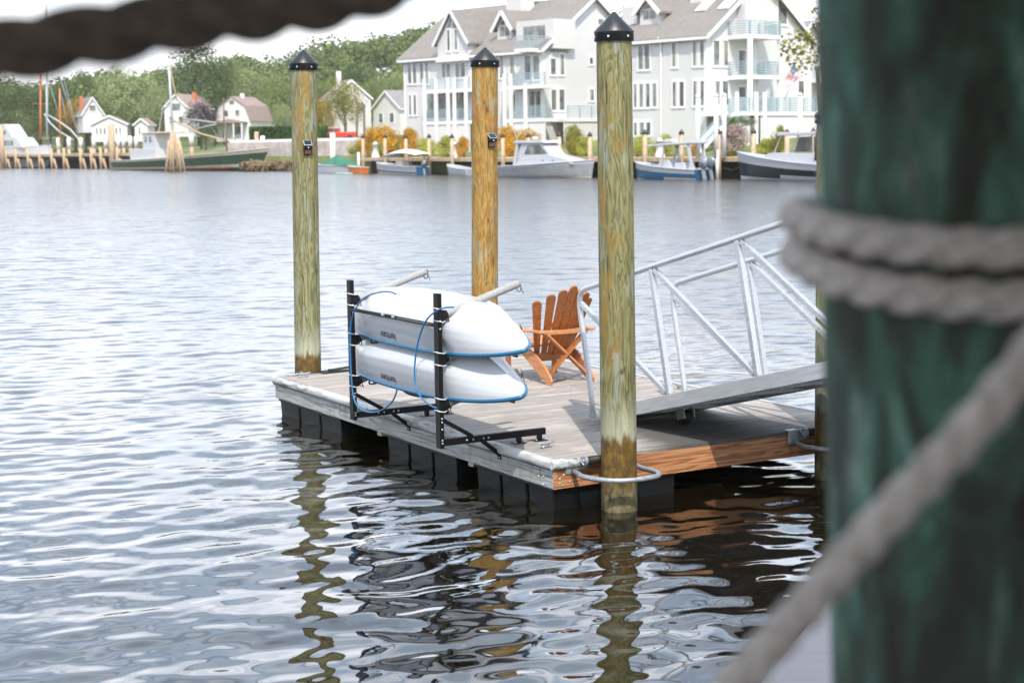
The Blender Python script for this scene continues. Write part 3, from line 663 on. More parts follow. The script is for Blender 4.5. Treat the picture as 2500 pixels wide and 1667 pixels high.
# ------------------------------------------------------------------ wooden chair
CM = DM @ Matrix.Translation((2.45, 3.62, DZ))
chair = thing('garden_chair', 'orange wooden slatted garden chair with fan back facing the far side of the dock', 'chair', M=CM)
for i in range(-3, 4):
    xt = i*.112; xb = i*.062; yt = -.07+.024*i*i; yb = .36+.006*i*i; zt = 1.045-.012*abs(i)-.012*i*i; w = .104
    pb = Vector((xb, yb, .25)); pt = Vector((xt, yt, zt)); d = (pt-pb); L = d.length; d.normalize()
    sd = Vector((1, .12*i, 0)); sd = (sd-d*sd.dot(d)).normalized(); nn = sd.cross(d)
    Mx = Matrix((sd, d, nn)).transposed().to_4x4(); Mx.translation = pb
    wb = .056; poly = [(-wb/2, 0), (wb/2, 0), (w/2, L-.04)] + [(w/2*cos(a*pi/10)*1.0, L-.045+(.045+.02*(i == 0))*sin(a*pi/10)) for a in range(1, 10)] + [(-w/2, L-.04)]
    MB().prism(poly, .022, Mx @ Matrix.Translation((0, 0, -.011))).build('back_slat', M_['teak'], chair, bevel=.004)
for s in (-1, 1):
    x = s*.265
    prof = [(-.02, 0.0), (.06, 0.0), (.30, .13), (.62, .30), (.90, .335), (.95, .33), (.95, .39), (.88, .405), (.55, .385), (.30, .31), (.10, .18), (.0, .10), (-.035, .05)]
    Mx = Matrix(((0, 0, 1, x-.0125), (1, 0, 0, 0), (0, 1, 0, 0), (0, 0, 0, 1)))
    MB().prism(prof, .025, Mx).build('side_rail', M_['teak_pale'], chair, bevel=.004)
    MB().box((s*.30-.012, .80, 0), (s*.30+.012, .89, .555)).build('front_leg', M_['teak'], chair, bevel=.004)
    # x brace from the rail behind the back down to the opposite side rail
    MB().beam((s*.235, .10, .535), (-s*.25, .085, .085), .022, .085, (0, 1, 0)).build('cross_brace', M_['teak'], chair, bevel=.004) if s > 0 else MB().beam((s*.235, .125, .535), (-s*.25, .11, .085), .022, .085, (0, 1, 0)).build('cross_brace', M_['teak_pale'], chair, bevel=.004)
    ap = [(s*.27, -.02), (s*.35, .0), (s*.41, .3), (s*.42, .8), (s*.38, .93), (s*.30, .95), (s*.27, .85), (s*.275, .3)]
    MB().prism(ap, .022, Matrix.Translation((0, .06, .556))).build('armrest', M_['teak_pale'], chair, bevel=.005)
pts = [Vector((-.40, .20, 0)), Vector((-.30, .06, 0)), Vector((-.15, .0, 0)), Vector((0, -.02, 0)), Vector((.15, .0, 0)), Vector((.30, .06, 0)), Vector((.40, .20, 0))]
m = MB()
poly = [(p.x, p.y-.0) for p in pts[1:-1]] + [(p.x*.9, p.y+.085+.02*abs(p.x)) for p in reversed(pts[1:-1])]
m.prism(poly, .04, Matrix.Translation((0, .07, .535))); m.build('back_rail', M_['teak_pale'], chair, bevel=.004)
m = MB()
for k in range(9): m.box((-.28, .36+k*.062, .385+.002*k), (.28, .414+k*.062, .403+.002*k))
m.build('seat', M_['teak_pale'], chair, bevel=.003)
MB().box((-.25, .335, .22), (.25, .357, .31)).build('back_support', M_['teak'], chair, bevel=.003)
MB().box((-.29, .905, .30), (.29, .925, .39)).build('front_apron', M_['teak'], chair, bevel=.003)
m = MB().lathe([(.022, .0), (.022, .003)], (.0, 0, 0), 12)
tag(m.build('deck_eyelet', M_['bolt']), 'small round metal fitting lying on the planks near the chair', 'fitting').matrix_world = DM @ Matrix.Translation((2.28, 3.42, DZ+.001))
cw = MB().tube([(2.2, 4.1, .425), (2.3, 3.95, .43), (2.5, 3.9, .428), (2.75, 4.1, .43), (3.1, 4.3, .428), (3.3, 4.6, .43)], .004, 6)
cw.lathe([(.02, 0), (.02, .006)], (2.55, 3.93, .44), 10, M=Matrix.Rotation(pi/2, 4, 'X')); o = cw.build('mooring_wire', M_['galv']); o.matrix_world = DM; tag(o, 'thin grey wire lying on the deck under the wooden chair', 'wire')

# ------------------------------------------------------------------ gangway
SL = atan(.2466); GM = DM @ Matrix.Translation((1.453, 1.592, .372)) @ Matrix.Rotation(-pi/2, 4, 'Z') @ Matrix.Rotation(-SL, 4, 'Y')
# local x: up the slope (towards the viewer), local y: across (+ = dock +X), z: normal
gw = thing('gangway', 'aluminium gangway with truss railings rising from the dock behind the green post', 'gangway', M=GM)
GLn, GW, HR, SPC = 8.6, 1.08, 1.262, 1.273
for yy, nm in ((0, 0), (GW, 1)):
    MB().box((.10, yy-.025, 0), (GLn, yy+.025, .125)).build('side_beam', M_['alu'], gw, bevel=.004)
    for k in range(0, 7):
        x = k*SPC-.02
        if k > 0: MB().box((x-.026, yy-.023, .1252), (x+.026, yy+.023, HR-.02)).build('post', M_['alu'], gw, bevel=.004)
        p = Vector((x+.045, yy, HR-.035 if k else HR-.12)); q = Vector((x+SPC-.04, yy, .145))
        MB().beam(p, q, .042, .042, (0, 1, 0)).build('diagonal_brace', M_['alu'], gw, bevel=.003)
    pts = [(-.05, yy, -.02), (-.02, yy, .3), (-.01, yy, HR-.26), (.0, yy, HR-.12), (.03, yy, HR-.05), (.08, yy, HR-.012), (.16, yy, HR), (.5, yy, HR), (GLn, yy, HR)]
    MB().tube(pts, [.027]*9, 14).build('handrail', M_['alu'], gw)
m = MB(); m.add([(-.16, .03, -.01), (-.16, GW-.03, -.01), (.16, GW-.03, .03), (.16, .03, .03), (-.16, .03, -.016), (-.16, GW-.03, -.016), (.16, GW-.03, .02), (.16, .03, .02)], [(0, 1, 2, 3), (7, 6, 5, 4), (0, 4, 5, 1), (1, 5, 6, 2), (2, 6, 7, 3), (3, 7, 4, 0)])
for k in range(48): m.box((.12+k*.176, .026, .055), (.12+k*.176+.166, GW-.026, .08))
m.build('walkway', M_['alu'], gw)
m = MB()
for k in range(13): m.box((.5+k*.64, .026, .005), (.5+k*.64+.05, GW-.026, .0545))
m.build('cross_members', M_['galv'], gw)
m = MB().box((-.07, -.03, -.06), (-.015, .012, .10)); m.box((-.07, GW-.012, -.06), (-.015, GW+.03, .10)); m.build('toe_bracket', M_['galv'], gw, bevel=.003)
for yy in (.42,):
    T = Matrix.Translation((.84, yy, -.075))
    w = MB().lathe([(.03, -.04), (.062, -.035), (.068, -.02), (.068, .02), (.062, .035), (.03, .04)], (0, 0, 0), 24, M=T @ Matrix.Rotation(pi/2, 4, 'X')).build('wheel', M_['rubber'], gw)
    MB().box((.80, yy-.06, -.09), (.92, yy-.05, .004)).box((.80, yy+.05, -.09), (.92, yy+.06, .004)).build('wheel_bracket', M_['galv'], gw, bevel=.002)

# ------------------------------------------------------------------ the pier the picture is taken from
m = NT('sunbleached_pier_planks'); f_ = m.noise(m.map((2, 30, 2)), 1, 5, .6); m.set(m.ramp(f_, [(.3, '#5e5f66'), (.7, '#6f7078')]), .75); M_['pier'] = m.m
e0, e1 = G(1812, 1730, 1.3), G(2075, 1400, 1.3); ed = (e1-e0).normalized()
P = [e0-ed*1.6, e1+ed*1.4, Vector((3.6, 10.6, 1.3)), Vector((9, 10.6, 1.3)), Vector((9, -4, 1.3)), Vector((-7, -4, 1.3)), Vector((-7, 1.2, 1.3))]
pier = thing('viewing_pier', 'pale grey pier surface just visible between the thick rope and green post', 'pier', loc=(3, 2, 1.3))
MB().prism([(p.x, p.y) for p in P], .12, Matrix.Translation((0, 0, 1.18))).build('pier_deck', M_['pier'], pier, world=True)
mb = MB()
for x, y in ((-6, .5), (-2, .8), (1.2, 4.6), (3, 8.5), (8, 9.5), (8, 3), (2, 0), (-6, -3.5), (8, -3.5)): mb.tube([(x, y, -1), (x, y, 1.17)], .14, 14)
mb.build('support_piles', M_['pile_green'], pier, world=True)
roof = thing('shelter_roof', 'dark shelter roof over the viewing pier, outside the picture', 'roof', loc=(0, -1, 4.2))  # added out of view to keep the sun off the post and ropes
MB().prism([(-2.2, -6), (7, -6), (7, 2.3), (-2.2, 2.3)], .12, Matrix.Translation((0, 0, 4.25))).build('roof_panel', M_['bark'], roof, world=True)  # panel of the added out-of-view roof that shades the post and ropes
mb = MB()
for x in (-2.0, 6.5):
    for y in (-5.5, .4): mb.box((x-.08, y-.08, 1.3), (x+.08, y+.08, 4.25))
mb.build('roof_posts', M_['bark'], roof, world=True)  # posts of the added out-of-view shade roof
def green_post():
    m = NT('green_stained_post_wood'); n1 = m.noise(m.map((7, 7, 2.6)), 1.6, 5, .62, .6); n2 = m.noise(m.map((5, 5, 1.6), (3, 1, 2)), 1.5, 4, .6)
    c = m.ramp(n1, [(.36, '#26231c'), (.47, '#394a3d'), (.57, '#48705e'), (.70, '#8fa596')])
    c = m.mix(m.rng(n2, .46, .6, 0, .75), c, '#2b2820'); m.set(c, .8); m.bump(n1, .004); return m.m
gp = Vector((.578, 2.1, 1.3)); post = thing('mooring_post', 'large blurred green-stained wooden post wrapped with rope in the right foreground', 'post', loc=gp)
vs = []; N, K = 64, 60; mb = MB()
for i in range(K):
    for j in range(N):
        an = 2*pi*j/N; rr = .19*(1+.012*noise.noise(Vector((cos(an)*2, sin(an)*2, i*.12))))
        vs.append((cos(an)*rr+.033*(1.7-i/(K-1)*2.4)+.005, sin(an)*rr, i/(K-1)*2.4))
mb.add(vs, [(i*N+j, i*N+(j+1) % N, (i+1)*N+(j+1) % N, (i+1)*N+j) for i in range(K-1) for j in range(N)] , 0, True); mb.build('shaft', green_post(), post)
def rope(name, label, pts, d, mat, lay=3.3, cat='rope', group=None, hand=1, pr=(.76, .32)):
    P = [Vector(p) for p in pts]; out = []
    for i in range(len(P)-1):
        a, b, c, e = P[max(i-1, 0)], P[i], P[i+1], P[min(i+2, len(P)-1)]
        n = max(2, int((c-b).length/(d*.12)))
        for k in range(n):
            f = k/n; out.append(.5*((2*b)+(c-a)*f+(2*a-5*b+4*c-e)*f*f+(3*b-a-3*c+e)*f**3))
    out.append(P[-1]); acc = [0]
    for i in range(1, len(out)): acc.append(acc[-1]+(out[i]-out[i-1]).length)
    L = d*lay
    def prof(i, an):
        ph = (an+hand*2*pi*acc[i]/L)*3
        return pr[0]+pr[1]*abs(cos(ph/2))**.8
    o = MB().tube(out, d/2, 30, prof=prof).build(name, mat); tag(o, label, cat, group); return o
M_['rope_grey'] = simple('weathered_white_rope', '#a9a098', '#cac1b8', 60, .9, 0, .002)
M_['rope_dark'] = simple('dark_tarred_rope', '#54493d', '#74675a', 60, .9, 0, .002)  # plain dark brown colour for the top left rope
pts = []
for k in range(0, 33):
    an = R(-60-k*9.2); q = 1-k/32.0; rr = .19+.021
    pts.append((gp.x+cos(an)*rr, gp.y+sin(an)*rr, 2.898-.012*cos(an-pi)*0+.0))
def ring(z_left, z_front, z_start=0):
    out = []
    for k in range(38):
        an = R(20-k*9.5); fr = max(0, -sin(an)); out.append((gp.x+.002+cos(an)*.212, gp.y+sin(an)*.212, z_left+(z_front-z_left)*fr))
    return out
rope('rope_wrap', 'upper turn of thick pale rope wound around the green post', ring(2.901, 2.872), .047, M_['rope_grey'], group='rope turns on the green post')
rope('rope_wrap', 'lower turn of thick pale rope wound around the green post', ring(2.851, 2.812), .047, M_['rope_grey'], group='rope turns on the green post')
dp = [AT(2760, 560, 1.42), AT(2500, 893, 1.45), AT(2360, 1058, 1.47), AT(2179, 1248, 1.5), AT(2040, 1398, 1.53), AT(1845, 1615, 1.57), AT(1600, 1890, 1.6), AT(1450, 2080, 1.6)]
rope('hanging_rope', 'thick pale rope slanting across the lower right in front of the green post', dp, .037, M_['rope_grey'], 3.6, pr=(.72, .38))
dp = [AT(-420, 230, 1.40), AT(-150, 165, 1.42), AT(0, 128, 1.45), AT(255, 84, 1.5), AT(500, 45, 1.55), AT(752, 12, 1.62), AT(900, -22, 1.66), AT(1200, -130, 1.75), AT(1500, -240, 1.85)]
rope('hanging_rope', 'dark brown twisted rope crossing the sky at the top left corner', dp, .056, M_['rope_dark'], 3.8, hand=-1, pr=(.66, .46))

# ================================================================== FAR SHORE
EXPO = 0.25
HAZE = .00016
def lin(x, tab):
    for (a, va), (b, vb) in zip(tab, tab[1:]):
        if x <= b: return va+(vb-va)*max(0, (x-a))/(b-a)
    return tab[-1][1]
SHORE = [(-400, 390), (-110, 345), (-80, 322), (-64, 296), (-48, 262), (-34, 221), (-23, 205), (-16.5, 189), (-.5, 159), (7.3, 149), (12, 141), (23, 129), (60, 88), (200, -60)]
HILL = [(-400, 5), (-110, 6), (-85, 9), (-60, 13), (-45, 17), (0, 22), (200, 26)]
def ss(x): x = min(1, max(0, x)); return x*x*(3-2*x)
def gz(X, d, Y): return 1.78+1.5*ss(d/22)+2.2*ss((d-25)/70)+(lin(X, HILL))*ss((Y-350)/150)
def ground():
    xs = [-400+i*8 for i in range(39)]+[-88+i*3 for i in range(50)]+[62+i*10 for i in range(15)]; ds = [-.02, 0, 2, 5, 9, 14, 20, 28, 38, 50, 65, 85, 110, 140, 175, 220, 270, 330, 420, 560, 800]
    m = MB(); vs = []
    for X in xs:
        for k, d in enumerate(ds):
            Y = lin(X, SHORE)+d*1.0; vs.append((X, Y, -3 if k == 0 else gz(X, d*.75, Y)+.25*noise.noise(Vector((X*.1, Y*.1, 0)))*min(1, d/20)))
    n = len(ds); m.add(vs, [(i*n+j, (i+1)*n+j, (i+1)*n+j+1, i*n+j+1) for i in range(len(xs)-1) for j in range(n-1)], 0, True)
    g = NT('shore_grass'); a = g.noise(g.map((.08, .08, .08)), 1, 6, .6); gx_, gy_, gz_ = g.sep(); g.set(g.mix(g.rng(gz_, 6.5, 9), g.ramp(a, [(.35, '#4c5a2c'), (.55, '#66703c'), (.7, '#8a7a54')]), '#2f3d22'), .9)
    tag(m.build('ground', g.m), kind='structure')
ground()
def GZ(X, Y): return gz(X, (Y-lin(X, SHORE))*.75, Y)

M_['quay_wood'] = plankmat('quay_wood', ('#8a7258', '#b39a7c', '#c8b49a'), 2, .3, .8, .003)
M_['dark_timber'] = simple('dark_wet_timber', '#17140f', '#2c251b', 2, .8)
M_['white_paint'] = NT('white_paint').set('#dbdad8', .5).m
M_['siding'] = None
def siding(name, c):
    m = NT(name); x, y, z = m.sep(); w = m.math('FRACT', m.math('MULTIPLY', z, 6.5)); n_ = m.noise(m.map((.6, .6, .6)), 1, 4)
    c2 = m.mix(m.rng(w, .0, .12, .18, 0), c, '#8f929a'); c2 = m.mix(m.rng(n_, .4, .7, 0, .18), c2, '#c3c6cd'); m.set(c2, .7); m.bump(w, .02); return m.m
M_['siding'] = siding('pale_grey_clapboard', '#d4d2d1')
M_['siding_white'] = siding('white_clapboard', '#d5d3d0')
def shingle(name, a, b):
    m = NT(name); v = m.n('ShaderNodeTexBrick'); m.l(m.map((3, 3, 3)), v.inputs[0]); v.inputs[1].default_value = col(a); v.inputs[2].default_value = col(b); v.inputs[3].default_value = col(a); v.inputs['Scale'].default_value = 1.2
    n_ = m.noise(m.map((.8, .8, 2)), 1, 6, .7); m.set(m.mix(m.rng(n_, .35, .7, 0, .6), v.outputs[0], b), .85); m.bump(n_, .03); return m.m
M_['shingle'] = shingle('grey_shingles', '#6e6a67', '#87817c')
M_['shingle_red'] = shingle('reddish_shingles', '#806e6a', '#9c8882')
M_['shingle_grey'] = shingle('dark_grey_shingles', '#6d6a6c', '#8f8b8c')
m = NT('window_glass'); n_ = m.noise(m.map((.7, .7, .5)), 1.3, 2); m.set(m.ramp(n_, [(.38, '#3a3e40'), (.62, '#80867f')]), .08, 0, Specular_IOR_Level=.7); M_['glass'] = m.m
M_['curtain'] = NT('pale_blind').set('#c9bdb8', .9).m
M_['teal'] = NT('pale_teal_paint').set('#93a6ac', .5).m
def lattice():
    m = NT('white_lattice'); m.m.use_nodes = True; x, y, z = m.sep(); s = m.math('ADD', x, y)
    def st(a): return m.math('LESS_THAN', m.math('FRACT', m.math('MULTIPLY', a, 5.5)), .42)
    u = m.math('ADD', s, z); v = m.math('SUBTRACT', s, z); k = m.math('MAXIMUM', st(u), st(v)); m.set(m.mix(k, '#8a8784', '#e8e6e6'), .7); return m.m
M_['lattice'] = lattice()

# ---- generic gabled building block, local frame: x across the gable, y along the ridge
def block(root, x0, x1, y0, y1, zb, ze, zr, wall, roof, over=.45, name=''):
    m = MB(); xm = (x0+x1)/2
    m.add([(x0, y0, zb), (x1, y0, zb), (x1, y1, zb), (x0, y1, zb), (x0, y0, ze), (x1, y0, ze), (x1, y1, ze), (x0, y1, ze), (xm, y0, zr), (xm, y1, zr)],
          [(0, 3, 2, 1), (0, 1, 5, 8, 4), (2, 3, 7, 9, 6), (3, 0, 4, 7), (1, 2, 6, 5)])
    w = m.build('wall', wall, root)
    r = MB(); s = (zr-ze)/(xm-x0); t = .22
    for sg, xa in ((-1, x0), (1, x1)):
        xo = xa+sg*over; zo = ze-over*s
        r.add([(xo, y0-over, zo), (xm, y0-over, zr), (xm, y1+over, zr), (xo, y1+over, zo), (xo, y0-over, zo+t), (xm, y0-over, zr+t), (xm, y1+over, zr+t), (xo, y1+over, zo+t)],
              [(0, 1, 2, 3), (7, 6, 5, 4), (0, 4, 5, 1), (1, 5, 6, 2), (2, 6, 7, 3), (3, 7, 4, 0)])
    rf = r.build('roof', roof, root)
    tr = MB()
    for yy in (y0-over-.03, y1+over+.03):
        for sg, xa in ((-1, x0), (1, x1)):
            xo = xa+sg*over; tr.beam((xo, yy, ze-over*s+.03), (xm, yy, zr+.03), .06, .28, (0, 0, 1))
    for xa, sg in ((x0, -1), (x1, 1)): tr.beam((xa+sg*(over+.03), y0-over, ze-over*s+.02), (xa+sg*(over+.03), y1+over, ze-over*s+.02), .06, .22)
    tr.build('roof_trim', M_['white_paint'], rf)
    return w, rf
def window(root, pl, a, b, z0, z1, k=0, blind=False, mull=1, fw=.13):
    """pl: 0 = wall in plane local x=k (normal -x), 1 = plane local y=k (normal -y); a..b along the wall"""
    def P(s, z, o): return (k-o, s, z) if pl == 0 else (s, k-o, z)
    if a > b: a, b = b, a
    m = MB()
    def bx(s0, s1, z0_, z1_, o0, o1, mm):
        p = P(s0, z0_, o0); q = P(s1, z1_, o1); mm.box((min(p[0], q[0]), min(p[1], q[1]), min(p[2], q[2])), (max(p[0], q[0]), max(p[1], q[1]), max(p[2], q[2])))
    bx(a-fw, b+fw, z1, z1+fw*1.3, .003, .07, m); bx(a-fw, b+fw, z0-fw*1.4, z0, .003, .08, m); bx(a-fw, a, z0, z1, .003, .07, m); bx(b, b+fw, z0, z1, .003, .07, m)
    for i in range(1, mull): c = a+(b-a)*i/mull; bx(c-fw*.8, c+fw*.8, z0, z1, .003, .068, m)
    w = m.build('window', M_['white_paint'], root)
    g = MB(); bx(a, b, z0, z1, .004, .03, g); g.build('pane', M_['glass'], w)
    if blind:
        g = MB(); bx(a+.02, a+(b-a)*.42, z0+.02, z1-.02, .031, .034, g); g.build('blind', M_['curtain'], w)
    return w
def pxwin(root, M, pl, k, x0, x1, y0, y1, **kw):
    p = onplane(M, pl, k, x0, y0); q = onplane(M, pl, k, x1, y1); i = 1-pl
    return window(root, pl, p[i], q[i], min(p.z, q.z), max(p.z, q.z), k, **kw)
def railing(root, p, q, z, h=1.05, bars=6, name='balcony_rail'):
    m = MB(); p = Vector((p[0], p[1], 0)); q = Vector((q[0], q[1], 0))
    for i in range(bars):
        zz = z+.12+(h-.12)*i/(bars-1); m.beam(p+Vector((0, 0, zz)), q+Vector((0, 0, zz)), .05, .075)
    n = max(1, round((q-p).length/1.6))
    for i in range(n+1): c = p+(q-p)*(i/n); m.box((c.x-.04, c.y-.04, z), (c.x+.04, c.y+.04, z+h))
    return m.build(name, M_['teal'], root)
ANG = R(42.3)
HSC = 1.15
def frame(X, Y, a=ANG): return Matrix.Translation(CAMP) @ Matrix.Diagonal((HSC, HSC, HSC, 1)) @ Matrix.Translation(-CAMP) @ Matrix.Translation((X, Y, 0)) @ Matrix.Rotation(a, 4, 'Z')

# ---- right condo house
MR = frame(15.3, 128.84)
hr = thing('condo_house', 'large pale grey house on the right with three balconies facing the water', 'house', M=MR)
block(hr, 0, 12.8, 0, 9.6, 1.5, 11.1, 15.75, M_['siding'], M_['shingle'])
def z4(x, y): return 1480+x/4.238, y/4.238
def wins(root, M, pl, k, lst, conv, **kw):
    for x0, x1, y0, y1, *b in lst:
        a = conv(x0, y0); c = conv(x1, y1); pxwin(root, M, pl, k, a[0], c[0], a[1], c[1], blind=bool(b), **kw)
wins(hr, MR, 0, 0, [(335, 385, 470, 718), (402, 452, 468, 716), (685, 735, 450, 690, 1), (900, 948, 432, 680, 1), (975, 1022, 430, 678), (290, 320, 875, 1112), (348, 386, 873, 1110), (415, 455, 870, 1108), (485, 525, 868, 1104),
    (692, 737, 855, 1100, 1), (763, 808, 852, 1098), (905, 950, 846, 1094, 1), (980, 1028, 844, 1092), (290, 322, 1275, 1402), (350, 395, 1272, 1400), (420, 462, 1270, 1398)], z4)
wins(hr, MR, 1, 0, [(1106, 1166, 425, 678), (1195, 1256, 425, 680, 1), (1110, 1170, 842, 1090, 1), (1200, 1258, 842, 1090), (1985, 2040, 840, 1000)], z4)
MB().box((-.05, -.05, 1.5), (.22, -.003, 11.0)).box((-.05, -.0029, 1.5), (-.003, .22, 11.0)).build('corner_board', M_['white_paint'], hr); MB().box((12.6, -.05, 1.5), (12.85, -.003, 11)).build('corner_board', M_['white_paint'], hr)
d = onplane(MR, 0, -.06, *z4(570, 800)).y; MB().box((-.16, d-.08, 1.6), (-.06, d+.08, 10.9)).beam((-.45, d, 11.05), (-.1, d, 10.85), .1, .1).build('downspout', M_['white_paint'], hr)
# dormer, chimney, skylights on the left slope  (slope: z = 11.1 + x*.7266)
def dormer(root, M, xf, L_, R_, top, roofmat, conv):
    a_, b_, c_ = (onplane(M, 0, xf, *conv(*q)) for q in (L_, R_, top)); yc = (a_.y+b_.y)/2; w = abs(a_.y-b_.y)/2; zb = xf*.7266+11.0; ze = (a_.z+b_.z)/2; zr = c_.z
    m = MB(); m.add([(xf, yc-w, zb), (xf, yc+w, zb), (xf, yc+w, ze), (xf, yc, zr), (xf, yc-w, ze), (xf+4.6, yc-w, zb), (xf+4.6, yc+w, zb), (xf+4.6, yc+w, ze), (xf+4.6, yc, zr), (xf+4.6, yc-w, ze)],
        [(0, 1, 2, 3, 4), (0, 4, 9, 5), (1, 6, 7, 2), (5, 9, 8, 7, 6)]); d_ = m.build('dormer', M_['siding_white'], root)
    r = MB()
    for sg in (-1, 1):
        r.add([(xf-.4, yc, zr+.02), (xf-.4, yc+sg*(w+.4), ze-.4*(zr-ze)/w), (xf+4.6, yc+sg*(w+.4), ze-.4*(zr-ze)/w), (xf+4.6, yc, zr+.02)] + [(xf-.4, yc, zr+.2), (xf-.4, yc+sg*(w+.4), ze-.4*(zr-ze)/w+.18), (xf+4.6, yc+sg*(w+.4), ze-.4*(zr-ze)/w+.18), (xf+4.6, yc, zr+.2)],
              [(0, 1, 2, 3), (7, 6, 5, 4), (0, 4, 5, 1), (1, 5, 6, 2), (2, 6, 7, 3), (3, 7, 4, 0)])
    r.build('dormer_roof', roofmat, d_)
    t_ = MB()
    for sg in (-1, 1): t_.beam((xf-.44, yc, zr+.02), (xf-.44, yc+sg*(w+.42), ze-.42*(zr-ze)/w), .08, .34)
    t_.build('dormer_trim', M_['white_paint'], d_)
    g = MB(); g.box((xf-.03, yc-w*.62, zb+.75), (xf-.003, yc-.08, ze-.1)); g.box((xf-.03, yc+.08, zb+.75), (xf-.003, yc+w*.62, ze-.1)); g.add([(xf-.02, yc-w*.5, ze+.12), (xf-.02, yc+w*.5, ze+.12), (xf-.02, yc, zr-.55)], [(0, 1, 2)]); g.build('dormer_window', M_['glass'], d_)
p = onplane(MR, 0, 1.4, *z4(445, 200)); dormer(hr, MR, 1.4, (348, 120), (545, 85), (450, -25), M_['shingle'], z4)
MB().box((3.6, p.y-4.0, 13.2), (5.0, p.y-2.4, 18)).build('chimney', M_['siding_white'], hr)
MB().box((1.6, p.y+1.5, 11.6), (5, p.y+3.2, 13.9)).build('roof_cabin', M_['siding'], hr)
sky_ = MB()
for q in (z4(990, 60), z4(1225, 45)):
    c = onplane(MR, 0, 2.6, *q); Mx = Matrix.Translation((3.0, c.y, 11.1+3.0*.7266+.24)) @ Matrix.Rotation(-atan(.7266), 4, 'Y'); sky_ = MB().box((-.75, -.55, 0), (.75, .55, .12), M=Mx); s_ = sky_.build('skylight', M_['white_paint'], hr); MB().box((-.6, -.42, .121), (.6, .42, .125), M=Mx).build('pane', NT('skylight_glass').set('#d9d2cc', .2).m, s_)
# gable door, window, ac unit
window(hr, 1, 5.05, 5.95, 11.6, 13.9, 0); window(hr, 1, 8.7, 9.8, 12.2, 14.0, 0)
MB().box((7.2, -.45, 12.0), (8.2, -.003, 12.6)).build('ac_unit', M_['white_paint'], hr)
MB().box((3.6, -.9, 11.0), (4.9, -.003, 17.2)).build('wall_bay', M_['siding'], hr)
# balcony tower
def tower(root, s0, s1, d, zs, top, posts):
    for z in zs: MB().box((s0-.1, -d, z-.30), (s1+.1, -.003, z)).build('balcony_floor', M_['white_paint'], root)
    for s in (s0, s1): MB().box((s-.16, -d-.02, .5), (s+.16, -d+.28, zs[-1]-.31)).build('balcony_post', M_['white_paint'], root)
    MB().box((s1-.9, -.35, 1.5), (s1-.6, -.05, zs[-1]-.31)).build('balcony_post', M_['white_paint'], root)
    for z in zs:
        railing(root, (s0, -d+.1), (s1, -d+.1), z); railing(root, (s0, -d+.2), (s0, -.1), z); railing(root, (s1, -d+.2), (s1, -.1), z)
    for z in zs[:-1]:
        w = MB().box((s0+1.2, -.05, z+.02), (s0+2.2, -.003, z+2.15)).build('door', M_['white_paint'], root); MB().box((s0+1.32, -.07, z+.15), (s0+2.08, -.0505, z+2.0)).build('pane', M_['glass'], w)
        MB().lathe([(.05, -.2), (.12, -.12), (.12, .1), (.04, .2)], (s0+2.9, -.14, z+1.9), 8).build('wall_lamp', M_['black_steel'], root)
tower(hr, 2.55, 6.2, 2.35, [5.1, 7.95, 11.05], 0, 0)
# raised terrace with lattice, stairs
m = MB().box((-.8, -3.6, 4.82), (12.6, -2.38, 5.1)).box((-.8, -2.38, 4.82), (2.3, -.06, 5.1)); m.build('terrace_floor', M_['white_paint'], hr)
MB().box((2.3, -3.5, 1.6), (12.6, -3.44, 4.81)).box((-.7, -3.5, 1.6), (1.0, -3.44, 4.81)).build('terrace_lattice', M_['lattice'], hr)
railing(hr, (-.75, -3.5), (12.5, -3.5), 5.1)
for s in (-.7, 1.6, 2.6, 9.5, 12.4): MB().box((s-.13, -3.72, 1.6), (s+.13, -3.5-.02, 6.6)).build('terrace_post', M_['white_paint'], hr)
MB().beam((-4.9, -3.0, 2.0), (-.8, -3.0, 4.95), 1.1, .25).build('stair', M_['white_paint'], hr)
mb = MB()
for k in range(5): mb.beam((-4.9, -3.5, 2.35+k*.2), (-.85, -3.5, 5.3+k*.2), .05, .06)
mb.build('stair_rail', M_['teal'], hr); MB().box((1.15, -3.52, 2.0), (1.95, -3.4, 4.6)).build('door', M_['glass'], hr)
# right wing
wr = block(hr, 12.81, 22, 3.5, 15, 1.5, 9.6, 12.8, M_['siding'], M_['shingle_grey'])
railing(hr, (14.2, 1.0), (20, 1.0), 5.1); railing(hr, (14.2, 1.0), (20, 1.0), 7.95); MB().box((14, .9, 4.8), (20, 3.49, 5.1)).box((14, .9, 7.65), (20, 3.49, 7.95)).box((14, .88, 1.6), (14.3, 1.2, 9.3)).box((14.5, 1.0, 1.6), (20, 1.06, 4.79)).build('wing_balcony', M_['white_paint'], hr)

# ---- left condo house
ML = frame(3.02, 147.0)
hl = thing('condo_house', 'large white and pale grey gabled house left of the tallest foreground pile', 'house', M=ML)
block(hl, .0, 12.8, 0, 19.4, 1.8, 11.25, 15.9, M_['siding'], M_['shingle'])
def z3(x, y): return 950+x/4.238, y/4.238
wins(hl, ML, 0, 0, [(195, 235, 655, 865), (248, 288, 655, 865), (322, 360, 652, 862), (376, 412, 652, 862), (208, 235, 990, 1190), (256, 286, 988, 1188), (550, 590, 665, 800), (600, 640, 665, 800), (690, 735, 660, 800), (745, 790, 658, 800),
    (395, 470, 960, 1225), (515, 600, 955, 1225), (640, 660, 955, 1225), (700, 812, 950, 1225), (1148, 1190, 590, 805), (1253, 1303, 590, 805), (1405, 1470, 582, 825), (1495, 1560, 580, 825), (1165, 1180, 950, 1160), (1290, 1312, 945, 1160), (1450, 1510, 950, 1205), (1520, 1580, 950, 1205)], z3)
